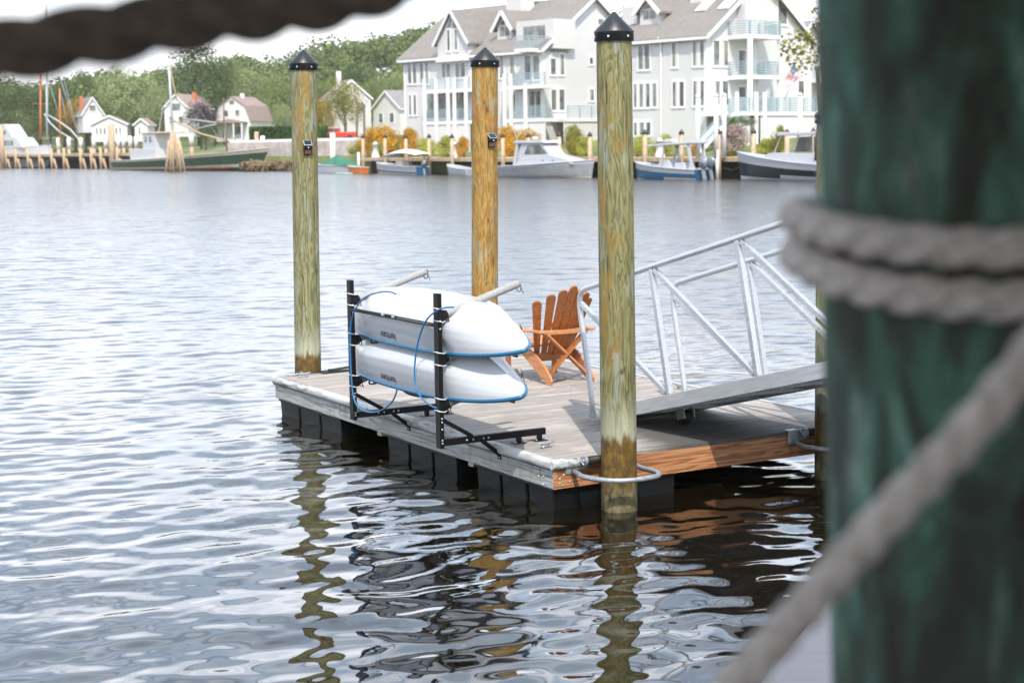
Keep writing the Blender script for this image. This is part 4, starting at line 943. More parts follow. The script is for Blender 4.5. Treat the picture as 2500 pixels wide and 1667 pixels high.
wins(hl, ML, 1, 0, [(1668, 1722, 610, 775), (1755, 1808, 565, 775, 1), (1676, 1726, 932, 1140), (1758, 1812, 930, 1140), (2072, 2106, 600, 665), (2066, 2114, 930, 1040, 1), (2158, 2214, 200, 262)], z3)
MB().box((-.05, -.05, 1.8), (.24, -.003, 11.2)).box((-.05, -.0029, 1.8), (-.003, .24, 11.2)).build('corner_board', M_['white_paint'], hl); MB().box((-.05, 19.2, 1.8), (-.003, 19.42, 11.2)).build('corner_board', M_['white_paint'], hl)
# steep cross gable with tall windows
pa = onplane(ML, 0, -.5, *z3(500, 440)); pb = onplane(ML, 0, -.5, *z3(815, 425)); pc = onplane(ML, 0, -.5, *z3(648, 122)); yc = (pa.y+pb.y)/2; w_ = abs(pa.y-pb.y)/2; zs_ = (pa.z+pb.z)/2; zt = pc.z; za = 10.9
m = MB(); m.add([(-.5, yc-w_, za), (-.5, yc+w_, za), (-.5, yc+w_, zs_), (-.5, yc, zt), (-.5, yc-w_, zs_), (5.5, yc-w_, za), (5.5, yc+w_, za), (5.5, yc+w_, zs_), (5.5, yc, zt), (5.5, yc-w_, zs_)], [(0, 1, 2, 3, 4), (0, 4, 9, 5), (1, 6, 7, 2), (0, 5, 6, 1)]); cg = m.build('cross_gable', M_['siding'], hl)
m = MB(); sl_ = (zt-zs_)/w_
for sg in (-1, 1):
    m.add([(-.8, yc, zt+.02), (-.8, yc+sg*(w_+.3), zs_-.3*sl_), (6, yc+sg*(w_+.3), zs_-.3*sl_), (6, yc, zt+.02), (-.8, yc, zt+.2), (-.8, yc+sg*(w_+.3), zs_-.3*sl_+.18), (6, yc+sg*(w_+.3), zs_-.3*sl_+.18), (6, yc, zt+.2)], [(0, 1, 2, 3), (7, 6, 5, 4), (0, 4, 5, 1), (1, 5, 6, 2), (2, 6, 7, 3), (3, 7, 4, 0)])
m.build('cross_gable_roof', M_['shingle'], cg)
m = MB()
for sg in (-1, 1): m.beam((-.84, yc, zt+.1), (-.84, yc+sg*(w_+.35), zs_-.35*sl_+.08), .08, .26)
m.box((-.8, yc-w_, 10.6), (-.02, yc+w_, 10.88)); m.build('cross_gable_trim', M_['white_paint'], cg)
wins(cg, ML, 0, -.5, [(602, 634, 315, 525), (680, 710, 315, 518)], z3)
g = MB(); zq = zs_+(zt-zs_)*.42
for sg in (-1, 1): g.add([(-.52, yc+sg*w_*.42, zq), (-.52, yc+sg*.12, zq), (-.52, yc+sg*.12, zq+(zt-zs_)*.36)], [(0, 1, 2)])
g.build('triangle_window', M_['glass'], cg)
p = onplane(ML, 0, 1.3, *z3(1195, 280)); dormer(hl, ML, 1.3, (1118, 280), (1270, 262), (1193, 128), M_['shingle'], z3)
ch = MB().box((3.9, p.y+.6, 13.5), (5.6, p.y+2.6, 16.9)).build('chimney', M_['siding_white'], hl); MB().box((3.6, p.y+.1, 16.91), (5.9, p.y+3.2, 17.2)).box((4.2, p.y+.9, 17.21), (5.3, p.y+2.3, 18.0)).build('chimney_cap', M_['shingle_grey'], ch)
# roof terrace bay at the corner and balconies below
ya = onplane(ML, 0, -1.5, *z3(1300, 520)).y
MB().box((-1.6, -.0, 10.9), (3.2, ya, 11.22)).build('roof_terrace', M_['white_paint'], hl)
bay = MB().box((.9, -.55, 11.23), (3.6, 4.3, 13.8)); bay.add([(.2, 4.35, 11.25), (3.6, 4.35, 11.25), (3.6, 4.35, 13.9)], [(0, 1, 2)]); bw_ = bay.build('roof_room', M_['siding_white'], hl); MB().box((.87, .5, 11.4), (.899, 3.3, 13.3)).build('sliding_door', M_['glass'], bw_)
railing(hl, (-1.5, .1), (-1.5, ya), 11.22); railing(hl, (-1.5, .05), (.8, .05), 11.22)
for (xa, xb, posts) in ((345, 830, (370, 490, 615, 680, 800)), (1180, 1612, (1200, 1265, 1415))):
    y1_ = onplane(ML, 0, -1.6, *z3(xa, 900)).y; y0_ = onplane(ML, 0, -1.6, *z3(xb, 900)).y
    for z in (5.12, 8.0):
        MB().box((-1.7, y0_, z-.3), (-.003, y1_, z)).build('balcony_floor', M_['white_paint'], hl); railing(hl, (-1.6, y0_), (-1.6, y1_), z)
    MB().box((-1.62, y0_, 1.8), (-1.56, y1_, 4.8)).build('lattice_skirt', M_['lattice'], hl)
    for q in posts:
        y_ = onplane(ML, 0, -1.7, *z3(q, 1000)).y; MB().box((-1.86, y_-.17, 1.5), (-1.701, y_+.17, 9.1 if q < 1300 else 8.2)).build('balcony_post', M_['white_paint'], hl)
railing(hl, (1.5, -1.6), (12, -1.6), 5.12); MB().box((1.0, -1.7, 4.8), (12.6, -.003, 5.1)).build('side_deck', M_['white_paint'], hl)
MB().box((1.0, -1.6, 1.8), (12.6, -1.55, 4.79)).build('lattice_skirt', M_['lattice'], hl)

# ---- small houses on the far left shore
def small_house(label, c, a, w, dpt, ze, zr, wall, roof, wins_=(), chim=None, gambrel=False, extra=None):
    M = Matrix.Translation(Vector(c)) @ Matrix.Rotation(a, 4, 'Z'); h = thing('house', label, 'house', M=M)
    if gambrel:
        prof = [(-w/2, -1), (w/2, -1), (w/2, ze), (w*.36, ze+(zr-ze)*.62), (0, zr), (-w*.36, ze+(zr-ze)*.62), (-w/2, ze)]
        Mx = Matrix(((1, 0, 0, 0), (0, 0, 1, 0), (0, 1, 0, 0), (0, 0, 0, 1))); MB().prism(prof, dpt, Mx).build('wall', wall, h)
        rp = [(w/2+.25, ze-.1), (w*.36+.12, ze+(zr-ze)*.62+.12), (0, zr+.25), (-w*.36-.12, ze+(zr-ze)*.62+.12), (-w/2-.25, ze-.1), (-w/2-.02, ze-.1), (-w*.36, ze+(zr-ze)*.62+.01), (0, zr+.01), (w*.36, ze+(zr-ze)*.62+.01), (w/2+.02, ze-.1)]
        MB().prism(rp, dpt+.5, Matrix.Translation((0, -.25, 0)) @ Mx).build('roof', roof, h)
        MB().prism([(-w*.42, 0), (w*.42, 0), (w*.42, .15), (0, .75), (-w*.42, .15)], 2.2, Matrix.Translation((0, -2.21, 2.6)) @ Mx).build('porch_roof', roof, h)
        for x in (-w*.38, -w*.1, w*.15, w*.38): MB().box((x-.12, -2.1, -.5), (x+.12, -1.85, 2.6)).build('porch_post', M_['white_paint'], h)
    else: block(h, -w/2, w/2, 0, dpt, -1, ze, zr, wall, roof, .3)
    for (pl, a0, b0, z0, z1) in wins_: window(h, pl, a0, b0, z0, z1, 0 if pl else -w/2)
    if chim: MB().box((chim[0]-.35, chim[1]-.35, ze), (chim[0]+.35, chim[1]+.35, zr+chim[2])).build('chimney', simple('chimney_brick', '#a85f42', '#c2775a', 6, .9) if chim[3] else M_['white_paint'], h)
    return h
def base(x, y, Y): return AT(x, y, Y)
gh = small_house('white gambrel house with reddish roof and front porch', base(569, 333, 330), R(-18), 7.9, 9.5, 3.0, 7.6, M_['siding_white'], M_['shingle_red'], [(1, -1.8, -.9, 3.9, 5.1), (1, .7, 1.6, 3.9, 5.1), (1, -.5, .5, 6.2, 7.1), (1, -.2, 1.8, .3, 1.9)], (.3, 4, .9, 0), True)
p_ = base(645, 320, 338); small_house('low grey-roofed annex to the right of the gambrel house', (p_.x-2, p_.y, p_.z-1.4), R(10), 8, 7, 2.2, 4.9, M_['siding_white'], M_['shingle_red'], [(1, -2.5, -1.5, .5, 1.8)])
small_house('white house partly behind the fishing boat mast and the copper tree', base(432, 322, 320), R(-20), 5.2, 9, 4.6, 7.0, M_['siding_white'], M_['shingle_red'], [(1, -1.2, 1, 4.0, 5.4), (1, -1.5, -.6, 1.5, 2.9), (1, .5, 1.4, 1.5, 2.9)], (1.2, 5, .5, 1))
small_house('small gabled house with orange brick chimney among the trees at far left', base(228, 312, 335), R(25), 4.2, 7, 2.8, 5.4+.6, M_['siding'], M_['shingle'], [(1, -.6, .6, 3.3, 4.4)], (-1.6, 3, .4, 1))
small_house('long low white cottage with a row of narrow windows behind the pier', base(268, 334, 326), R(4), 6.9, 4.4, 2.4, 4.0, M_['siding_white'], M_['shingle'], [(1, -2.6+i*.75, -2.3+i*.75, .5, 1.7) for i in range(7)])
small_house('small white cottage just left of the fishing boat wheelhouse', base(346, 333, 312), R(-5), 2.6, 4, 2.2, 3.2, M_['siding_white'], M_['shingle_red'], [(1, -.5, -.2, .4, 1.7)])
sh = small_house('white house with solar panels left of the large condo house', base(945, 315, 262), R(-48), 7, 9.5, 3.2, 5.8, M_['siding_white'], M_['shingle_grey'], [(1, -2, -1, 1, 2.4), (1, .8, 1.8, 1, 2.4), (0, 2, 3, 1, 2.4)])
small_house('white house with tall chimney behind the orange-leaved tree', base(860, 318, 272), R(20), 6.5, 7, 5.2, 8, M_['siding_white'], M_['shingle'], [(1, -2, -1, 3, 4.4), (1, 1, 2, 3, 4.4)], (-1.3, 3, 1.6, 0))
small_house('low white building at the far left edge beyond the pier', base(8, 330, 362), R(0), 10, 6, 3.2, 5.2, M_['siding_white'], M_['shingle_red'], [(1, 1, 2.4, 1, 2.4)])

# ---- foliage
pts_q = [(888, 422), (1050, 425), (1230, 430), (1450, 432.5), (1665, 435), (2004, 437)]
def q_at(x): return G(x, lin(x, [(880, 422.0), (1000, 424.0), (1230, 430.0), (1450, 432.3), (1600, 434.3), (2004, 437.0)]), 0)
def blob_crown(mb, c, Rx, Rz, nb, nl, leaf, rd, fill=.78):
    """leaf clumps: quads scattered over many overlapping lobes"""
    lobes = []
    for i in range(nb):
        th = rd.uniform(0, 2*pi); ph = math.acos(rd.uniform(-.75, 1)); k = rd.uniform(.42, .74)
        lobes.append((Vector((sin(ph)*cos(th)*Rx*k, sin(ph)*sin(th)*Rx*k, cos(ph)*Rz*k)), rd.uniform(.32, .55)))
    lobes.append((Vector((0, 0, 0)), .6)); v = []; f = []
    for i in range(nl):
        lc, lr = lobes[rd.randrange(len(lobes))]
        n = Vector((rd.gauss(0, 1), rd.gauss(0, 1), rd.gauss(.25, 1))).normalized()
        p = Vector(c)+lc+Vector((n.x*Rx*lr, n.y*Rx*lr, n.z*Rz*lr))*rd.uniform(.75, 1.06)
        nn = (n+Vector((rd.gauss(0, .5), rd.gauss(0, .5), rd.gauss(0, .5)))).normalized()
        a = nn.orthogonal().normalized(); a.rotate(Matrix.Rotation(rd.uniform(0, 6.28), 3, nn)); b = nn.cross(a); s = leaf*rd.uniform(.6, 1.3)
        k = len(v); v += [p+a*s*.5, p+b*s*.32+nn*s*.08, p-a*s*.5, p-b*s*.32-nn*s*.04]; f.append((k, k+1, k+2, k+3))
    mb.add(v, f)
CR = {}
def crown_mesh(leafk, shape, nl=6500, leaf=.058, nb=22):
    key = (leafk, shape)
    if key not in CR:
        rd = random.Random(shape*13+5); m = MB(); blob_crown(m, (0, 0, 0), 1, 1, nb, nl, leaf, rd)
        o = m.build('crown', LEAF[leafk], None, fixn=False); CR[key] = o.data; bpy.data.objects.remove(o)
    return CR[key]
TRK = {}
def tree(label, cx, top, wpx, Y, leafk, shape=0, base_y=None, group=None, cat='tree', name='tree', hk=None, zb=None):
    """crown centre column at photo x, crown top at photo y, crown width in photo pixels, at distance Y"""
    if cx < 370: Y = max(Y, 342+abs(cx-180)*.05)
    P = AT(cx, top, Y); Wm = wpx/4030*Y; zg = GZ(P.x, Y) if zb is None else zb; H = P.z-zg
    root = thing(name, label, cat, (P.x, Y, zg), 0, group)
    rx = Wm/2/.98; ch_ = H*(hk or .82); rz = ch_/2
    o = bpy.data.objects.new('crown', crown_mesh(leafk, shape)); COL.objects.link(o); o.parent = root
    o.location = (0, 0, H-rz*1.0); o.scale = (rx, rx, rz*1.02); o.rotation_euler = (0, 0, shape*1.3+cx)
    tr = MB().tube([(0, 0, -.5), (.02*H, 0, H*.3), (-.01*H, .01*H, H*.6)], [H*.022+.06, H*.017+.04, H*.008+.02], 8)
    for k in range(4 if not hk else 0): a = k*1.6+cx; tr.tube([(.01*H, 0, H*(.25+.07*k)), (cos(a)*rx*.5, sin(a)*rx*.5, H*(.5+.07*k))], [H*.01+.02, H*.004+.01], 6)
    tr.build('trunk', M_['bark'], root); return root
for t_ in [
 ('tallest broad green tree behind the fishing boat mast', 478, 98, 175, 332, 'dark', 0), ('green tree shoulder right of the tallest tree', 548, 128, 90, 336, 'mid', 1),
 ('wide pale green tree between the pier and the fishing boat mast', 318, 168, 190, 306, 'pale', 2), ('pale tree behind the white house by the mast', 395, 205, 110, 330, 'pale', 1),
 ('dark spiky tree on the skyline left of centre', 206, 168, 60, 372, 'dark', 1), ('dark rounded tree at the end of the dark rope', 150, 190, 80, 368, 'dark', 2), ('tall thin-leaved tree left of the tallest tree', 283, 158, 75, 360, 'mid', 0),
 ('dark tree mass behind the white mast', 90, 205, 110, 350, 'dark', 0), ('dark green tree at the far left edge', 20, 200, 120, 345, 'dark', 2), ('mid green tree behind the white yacht', 38, 262, 120, 318, 'mid', 1),
 ('yellow-green tree between the masts and the chimney house', 178, 238, 95, 322, 'autumn', 1), ('small green tree left of the chimney house', 205, 268, 70, 312, 'mid', 2),
 ('pale green tree left of the gambrel house', 520, 185, 120, 352, 'pale', 0), ('pale green tree behind the gambrel house roof', 610, 165, 140, 356, 'pale', 2), ('green tree right of the gambrel house', 672, 180, 110, 345, 'mid', 0),
 ('green tree just right of the green-grey lamp pile', 785, 190, 120, 330, 'mid', 2), ('turning orange-green tree beside the red pickup truck', 838, 196, 120, 262, 'yellow', 0), ('low orange-green tree next to the green-grey pile', 770, 232, 100, 268, 'autumn', 2),
 ('dark green tree on the slope above the solar panel house', 868, 150, 110, 352, 'dark', 1), ('pale green tree against the corner of the left condo house', 968, 170, 100, 330, 'pale', 1), ('green tree above the solar panel house', 915, 190, 90, 322, 'mid', 0)]:
    tree(*t_, group='trees along the far shore')
for t_ in [('dark tree behind the orange mast', 118, 262, 90, 300, 'dark', 1), ('green tree between the chimney house and the long cottage', 262, 262, 66, 300, 'mid', 0), ('dense green tree left of the chimney house', 165, 272, 80, 296, 'dark', 2), ('bushy dark tree above the left cottage', 318, 262, 70, 296, 'mid', 1), ('small dark tree right of the wheelhouse', 500, 300, 50, 285, 'dark', 0), ('low green tree behind the yacht', 60, 290, 80, 290, 'mid', 2), ('low green tree left of the gambrel house porch', 522, 296, 40, 300, 'mid', 1), ('green tree between the gambrel house and the lamp pile', 690, 250, 70, 300, 'pale', 1), ('dark tree between the two orange-green trees', 800, 250, 60, 285, 'dark', 0)]:
    tree(*t_, group='trees along the far shore')
tree('dark purple copper beech between two white houses', 487, 246, 92, 296, 'copper', 1)
CR[('yellow', 77)] = crown_mesh('yellow', 77, 900, .11, 9)
tree('yellow-leaved tree branching out from behind the green post', 2000, 22, 225, 112, 'yellow', 77, zb=2.0, hk=.5)
# far wooded hill: one mass
rd = random.Random(3); m = MB()
for i in range(330):
    X = rd.uniform(-215, 60); Y = rd.uniform(368, 560); g = GZ(X, Y); h = rd.uniform(9, 14); r = rd.uniform(5, 9)
    blob_crown(m, (X, Y, g+h-4.5), r, rd.uniform(4.5, 6.5), 9, 520, 1.0, rd)
mf = leafmat('hill_forest_leaves', '#4a5c36', '#6a7d48', '#8f8f4f'); o = m.build('forest', mf, None, fixn=False); tag(o, 'green wooded hill rising behind the houses on the far shore', 'forest', kind='stuff')
def bush(label, x0, x1, y0, y1, Y, leafk, shape=0, name='bush', cat='bush', flat=1.0):
    Y = q_at((x0+x1)/2).y+{0: 6.5, 1: 4.5, 2: 3.6, 3: 3.2}[shape]
    a = AT(x0, y1, Y); b = AT(x1, y0, Y); cxm = (a.x+b.x)/2; w = (b.x-a.x)/2; zb = min(a.z, GZ(cxm, Y)); h = b.z-zb
    root = thing(name, label, cat, (cxm, Y, zb)); o = bpy.data.objects.new('crown', crown_mesh(leafk, shape+10, 6000, .095, 18)); COL.objects.link(o); o.parent = root
    o.location = (0, 0, h*.42); o.scale = (w*1.2, w*.9, h*.6); o.rotation_euler = (0, 0, shape)
    tr = MB()
    for k in range(3): tr.tube([(0, 0, -.2), (cos(k*2.1)*w*.3, sin(k*2.1)*w*.3, h*.5)], [.05, .03], 6)
    tr.build('trunk', M_['bark'], root)
for b_ in [('large orange flowering bush left of the left condo house', 905, 985, 306, 372, 178, 'orange', 0), ('orange flowering bush in front of the condo house corner', 975, 1028, 316, 372, 173, 'orange', 1), ('small orange bush beside the red pickup truck', 873, 925, 318, 372, 184, 'orange', 2),
 ('yellow-green bush behind the white-canopied boat', 1020, 1072, 336, 374, 170, 'lime', 0), ('yellow-green bush behind the white pedestal', 1066, 1120, 334, 374, 167, 'lime', 1), ('low yellow-green bush above the green-covered dinghy', 850, 895, 346, 378, 189, 'lime', 2), ('low yellow-green bush left of the white-canopied boat', 908, 940, 346, 378, 180, 'lime', 3),
 ('green bush between the orange bushes', 966, 1003, 336, 374, 171, 'mid', 1), ('orange bush left of the amber pile', 1114, 1150, 336, 374, 164, 'orange', 1), ('large orange bush right of the amber pile', 1214, 1280, 306, 372, 161, 'orange', 0), ('orange and green bush behind the grey cabin cruiser', 1262, 1320, 318, 372, 158, 'orange', 3),
 ('green bush right of the cabin cruiser roof', 1380, 1432, 304, 362, 156, 'yellow', 0), ('low lime bush left of the tallest pile', 1405, 1458, 336, 366, 152, 'lime', 1), ('clipped light green hedge left of the blue-hulled boat', 1545, 1600, 330, 352, 146, 'lime', 0), ('clipped light green hedge behind the blue-hulled boat', 1590, 1650, 332, 356, 144, 'lime', 2),
 ('round yellow-green shrub at the foot of the tallest pile', 1540, 1572, 352, 378, 142, 'lime', 3), ('small yellow flowering shrub behind the boat canopy', 1680, 1706, 352, 368, 136, 'orange', 2), ('pink-stemmed shrub under the balcony lattice', 1752, 1840, 308, 368, 130, 'pinky', 1), ('green shrub near the black-hulled boat cabin', 1880, 1922, 312, 352, 127, 'yellow', 2), ('low green ground shrub above the quay edge', 1768, 1812, 366, 384, 129, 'yellow', 3), ('dry low shrub behind the black-hulled boat bow', 1845, 1900, 340, 368, 128, 'lime', 1)]:
    bush(*b_)
tree('small green-topped tree growing in front of the lattice', 1795, 282, 104, 138, 'hedge', 1, hk=.42, zb=2.2)
a = AT(612, 342, 232); b = AT(800, 310, 232); hd = thing('hedge', 'long clipped dark green hedge behind the white seawall', 'hedge', ((a.x+b.x)/2, 232, a.z))
m = MB(); rd = random.Random(9); L_ = (b.x-a.x); v = []; f = []
for i in range(9000):
    x = rd.uniform(-L_/2, L_/2); fc = rd.random(); y, z = (-.9, rd.uniform(-1, b.z-a.z)) if fc < .6 else (rd.uniform(-.9, .9), b.z-a.z)
    p = Vector((x, y+rd.gauss(0, .06), z+rd.gauss(0, .06))); q = Vector((rd.gauss(0, 1), rd.gauss(-.4, 1), rd.gauss(0, 1))).normalized(); aa = q.orthogonal()*.14; bb_ = q.cross(aa)*.7
    k = len(v); v += [p+aa, p+bb_, p-aa, p-bb_]; f.append((k, k+1, k+2, k+3))
m.add(v, f); m.build('leaves', LEAF['hedge'], hd, fixn=False); MB().box((-L_/2, -.8, -1.5), (L_/2, .8, b.z-a.z-.1)).build('branches', M_['dark_timber'], hd)

# ---- quay on the right: walkway, wall, capped piles, pedestals
QA, QB = Vector((-18.5, 188.0, 0)), Vector((40, 110.0, 0))
quay = thing('quay', 'timber quay with dark shaded underside along the right shore behind the boats', 'quay', loc=(0, 150, 0))
m = MB(); w = MB(); xs_ = [868+i*60 for i in range(24)]
for xa, xb in zip(xs_, xs_[1:]):
    a, b = q_at(min(xa, 2004)), q_at(min(xb, 2004))
    if xa >= 2004: a = q_at(2004)+(q_at(2004)-q_at(1900))*((xa-2004)/104)
    if xb > 2004: b = q_at(2004)+(q_at(2004)-q_at(1900))*((xb-2004)/104)
    d_ = (b-a).normalized(); nn = Vector((-d_.y, d_.x, 0)); nn = nn if nn.y > 0 else -nn
    m.add([a+nn*.2+Vector((0, 0, 1.62)), b+nn*.2+Vector((0, 0, 1.62)), b+nn*5+Vector((0, 0, 1.78)), a+nn*5+Vector((0, 0, 1.78)), a+nn*.2+Vector((0, 0, 1.30)), b+nn*.2+Vector((0, 0, 1.30)), b+nn*5+Vector((0, 0, 1.5)), a+nn*5+Vector((0, 0, 1.5))], [(0, 1, 2, 3), (7, 6, 5, 4), (0, 4, 5, 1)])
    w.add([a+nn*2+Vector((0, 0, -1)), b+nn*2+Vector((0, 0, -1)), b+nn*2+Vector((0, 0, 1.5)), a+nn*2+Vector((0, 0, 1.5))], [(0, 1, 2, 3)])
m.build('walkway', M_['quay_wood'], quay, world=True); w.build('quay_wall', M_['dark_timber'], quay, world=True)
LBQ = 'tan wooden pile with dark pointed cap at the edge of the far right quay'
proto = None
for x, yt in ((888, 328), (941.6, 327), (992.6, 328), (1049, 327), (1105, 327), (1166, 327), (1228.6, 325), (1291, 324), (1366, 322), (1441, 322), (1575, 316), (1664, 316), (1755, 315), (1839, 313), (1921, 315), (1985, 312)):
    p = q_at(x); h = AT(x, yt, p.y).z
    if proto is None:
        proto = thing('quay_pile', LBQ, 'pile', p, 0, 'capped piles along the quay'); MB().tube([(0, 0, -1), (0, 0, h-.35)], [.22, .19], 12).build('shaft', M_['quay_wood'], proto)
        MB().lathe([(.23, h-.42), (.23, h-.28), (.02, h), (.001, h+.01)], (0, 0, 0), 12).build('pile_cap', M_['cap'], proto)
    else: copy_tree(proto, Matrix.Translation(p) @ Matrix.Diagonal((1, 1, h/proto_h, 1)))
    if x == 888: proto_h = h
pp = None
for x, yt, yb, lb in ((905, 346, 384, 'white power pedestal left of the white-canopied boat'), (1097, 345, 384, 'white power pedestal left of the amber pile'), (1600, 339, 386, 'white power pedestal left of the blue-hulled boat'), (1262, 364, 384, 'low white pedestal behind the cabin cruiser stern')):
    q = q_at(x)+Vector((.5, 1.2, 1.65)); h = (yb-yt)/4030*q.y
    t_ = thing('power_pedestal', lb, 'pedestal', q, 0, 'white pedestals on the quay'); MB().lathe([(.3*h, 0), (.26*h, .08*h), (.17*h, .62*h), (.2*h, .64*h)], (0, 0, 0), 8).build('body', M_['white_paint'], t_); MB().lathe([(.2*h, .645*h), (.2*h, .82*h), (.24*h, .83*h), (.03*h, h)], (0, 0, 0), 8).build('lamp_head', M_['white_paint'], t_)
for x, yt, lb in ((882, 372, 'first'), (1043, 372, 'second'), (1755, 367, 'third')):
    q = q_at(x)+Vector((-.2, -.6, 0)); h = AT(x, yt, q.y).z; tag(MB().tube([q+Vector((0, 0, -.5)), Vector((q.x, q.y, h))], .14, 10).build('mooring_pole', M_['white_paint']), {'first': 'white pole beside the orange boat', 'second': 'white pole right of the canopied boat', 'third': 'white pole right of the outboard engines'}[lb], 'pole')
# tall white dolphins before the right house
for x, yt, lb in ((1704, 236, 'white capped post in front of the house stair, leftmost of three'), (1748, 234, 'middle one of three white posts before the right house'), (1768, 233, 'rightmost of three white posts before the right house'), (1953, 232, 'tall white post near the flag')):
    q = AT(x, 372, 131); tp = AT(x, yt, 131); t_ = thing('white_post', lb, 'post', (q.x, q.y, 1.6), 0, 'white posts before the right house'); MB().tube([(0, 0, 0), (0, 0, tp.z-1.7)], .17, 12).build('shaft', M_['white_paint'], t_); MB().lathe([(.2, tp.z-1.7), (.2, tp.z-1.55), (.02, tp.z-1.4)], (0, 0, 0), 12).build('post_cap', M_['white_paint'], t_)
# flag
q = AT(1921, 215, 124); tp = AT(1957, 152, 124)
fl = thing('flag', 'american flag hanging from a slanted pole near the green post', 'flag', loc=q)
MB().tube([(AT(1915, 245, 124)-q), (tp-q)], .03, 8).build('flag_pole', M_['white_paint'], fl)
A_, B_, C_, D_ = [AT(*p, 124) for p in ((1937, 158), (1960, 184), (1921, 214), (1915, 198))]
def flagpt(u, v):
    p = (A_*(1-v)+B_*v)*(1-u)+(D_*(1-v)+C_*v)*u; return p-q+Vector((0, .08*sin(u*9+v*3), 0))
fm = NT('flag_cloth'); uvn = fm.n('ShaderNodeUVMap'); s_ = fm.sep(uvn.outputs[0]); st = fm.math('LESS_THAN', fm.math('FRACT', fm.math('MULTIPLY', s_[1], 6.5)), .5)
cn = fm.math('MULTIPLY', fm.math('LESS_THAN', s_[0], .42), fm.math('LESS_THAN', s_[1], .54)); vo = fm.n('ShaderNodeTexVoronoi'); fm.l(fm.map((22, 16, 1), src=uvn.outputs[0]), vo.inputs[0]); vo.inputs['Randomness'].default_value = 0
cst = fm.mix(fm.math('LESS_THAN', vo.outputs[0], .22), '#2b3358', '#d9dbe4'); fm.set(fm.mix(cn, fm.mix(st, '#e4dfe0', '#b33445'), cst), .8)
fo = MB().grid(flagpt, 24, 14).build('flag_cloth', fm.m, fl, fixn=False); uvl = fo.data.uv_layers.new(name='uv')
for lp in fo.data.loops: i_ = lp.vertex_index; uvl.data[lp.index].uv = ((i_//14)/23, (i_ % 14)/13)
# seawall, rocks, red pickup, utility poles
def wall_strip(name, label, cat, P0, P1, z0, z1, th, mat):
    o = MB().beam(Vector((P0.x, P0.y, (z0+z1)/2)), Vector((P1.x, P1.y, (z0+z1)/2)), th, z1-z0).build(name, mat); return tag(o, label, cat)
M_['stone'] = simple('pale_seawall_stone', '#a89a90', '#c9bfb8', .9, .9, 0, .05, detail=8)
wall_strip('seawall', 'pale stone seawall below the clipped hedge', 'seawall', AT(560, 370, 228), AT(905, 370, 196), 1.2, 3.6, .6, M_['stone'])
wall_strip('seawall_rail', 'low white fence rail on top of the stone seawall', 'fence', AT(560, 345, 228.5), AT(905, 345, 196.5), 3.62, 3.95, .12, M_['white_paint'])
wall_strip('riverbank_wall', 'brown timber bulkhead below the seawall behind the rocks', 'bulkhead', AT(300, 380, 266), AT(900, 380, 206), -1, 1.6, .8, M_['quay_wood'])
m = MB(); rd = random.Random(4)
for i in range(300):
    x = rd.uniform(592, 735); y = rd.uniform(399, 416); p = AT(x, y, 208+rd.uniform(-1, 2)); r = rd.uniform(.25, .6); vs = []
    Mx = Matrix.Rotation(rd.uniform(0, 6), 3, Vector((rd.gauss(0, 1), rd.gauss(0, 1), 1)).normalized())
    for a_ in ((1, 0, 0), (-1, 0, 0), (0, 1, 0), (0, -1, 0), (0, 0, 1), (0, 0, -1), (.7, .7, .5), (-.7, .7, -.4), (.6, -.7, -.5)): vs.append(p+Mx @ (Vector(a_)*r*rd.uniform(.7, 1.2)))
    bm = bmesh.new(); [bm.verts.new(v_) for v_ in vs]; bmesh.ops.convex_hull(bm, input=bm.verts); bm.verts.index_update(); m.add([v_.co for v_ in bm.verts], [[v_.index for v_ in f_.verts] for f_ in bm.faces]); bm.free()
tag(m.build('rocks', simple('wet_brown_rock', '#3a2e20', '#86704f', 1.5, .9, 0, .05), None, fixn=False), 'heap of brown rocks at the waterline right of the fishing boat', 'rocks', kind='stuff')
tr_ = AT(815, 339, 240); pk = thing('pickup_truck', 'red pickup truck parked behind the seawall', 'pickup truck', loc=(tr_.x, 240, tr_.z-.2))
red = NT('red_car_paint').set('#c8321f', .35).m
MB().box((-1.6, -.9, .45), (3.4, .9, 1.15)).box((-.9, -.85, 1.151), (.9, .85, 1.75)).build('body', red, pk, bevel=.08); MB().box((-.7, -.87, 1.2), (.75, -.851, 1.65)).build('window', M_['glass'], pk)
for x in (-.9, 2.4):
    for y in (-.8, .8): MB().lathe([(.1, -.12), (.36, -.12), (.36, .12), (.1, .12)], (x, y, .38), 14, M=Matrix.Rotation(pi/2, 4, 'X')).build('wheel', M_['rubber'], pk)
for x, y0, y1, Y, lb in ((871, 262, 352, 205, 'brown utility pole in front of the orange-leaved tree'), (889, 255, 350, 208, 'second brown utility pole beside the orange bushes'), (702, 262, 330, 250, 'thin brown pole left of the green-grey lamp pile'), (546, 238, 340, 300, 'thin pole in front of the gambrel house')):
    a = AT(x, y1, Y); b = AT(x, y0, Y); tag(MB().tube([a-Vector((0, 0, 2)), b], .13, 8).build('utility_pole', M_['bark']), lb, 'pole')

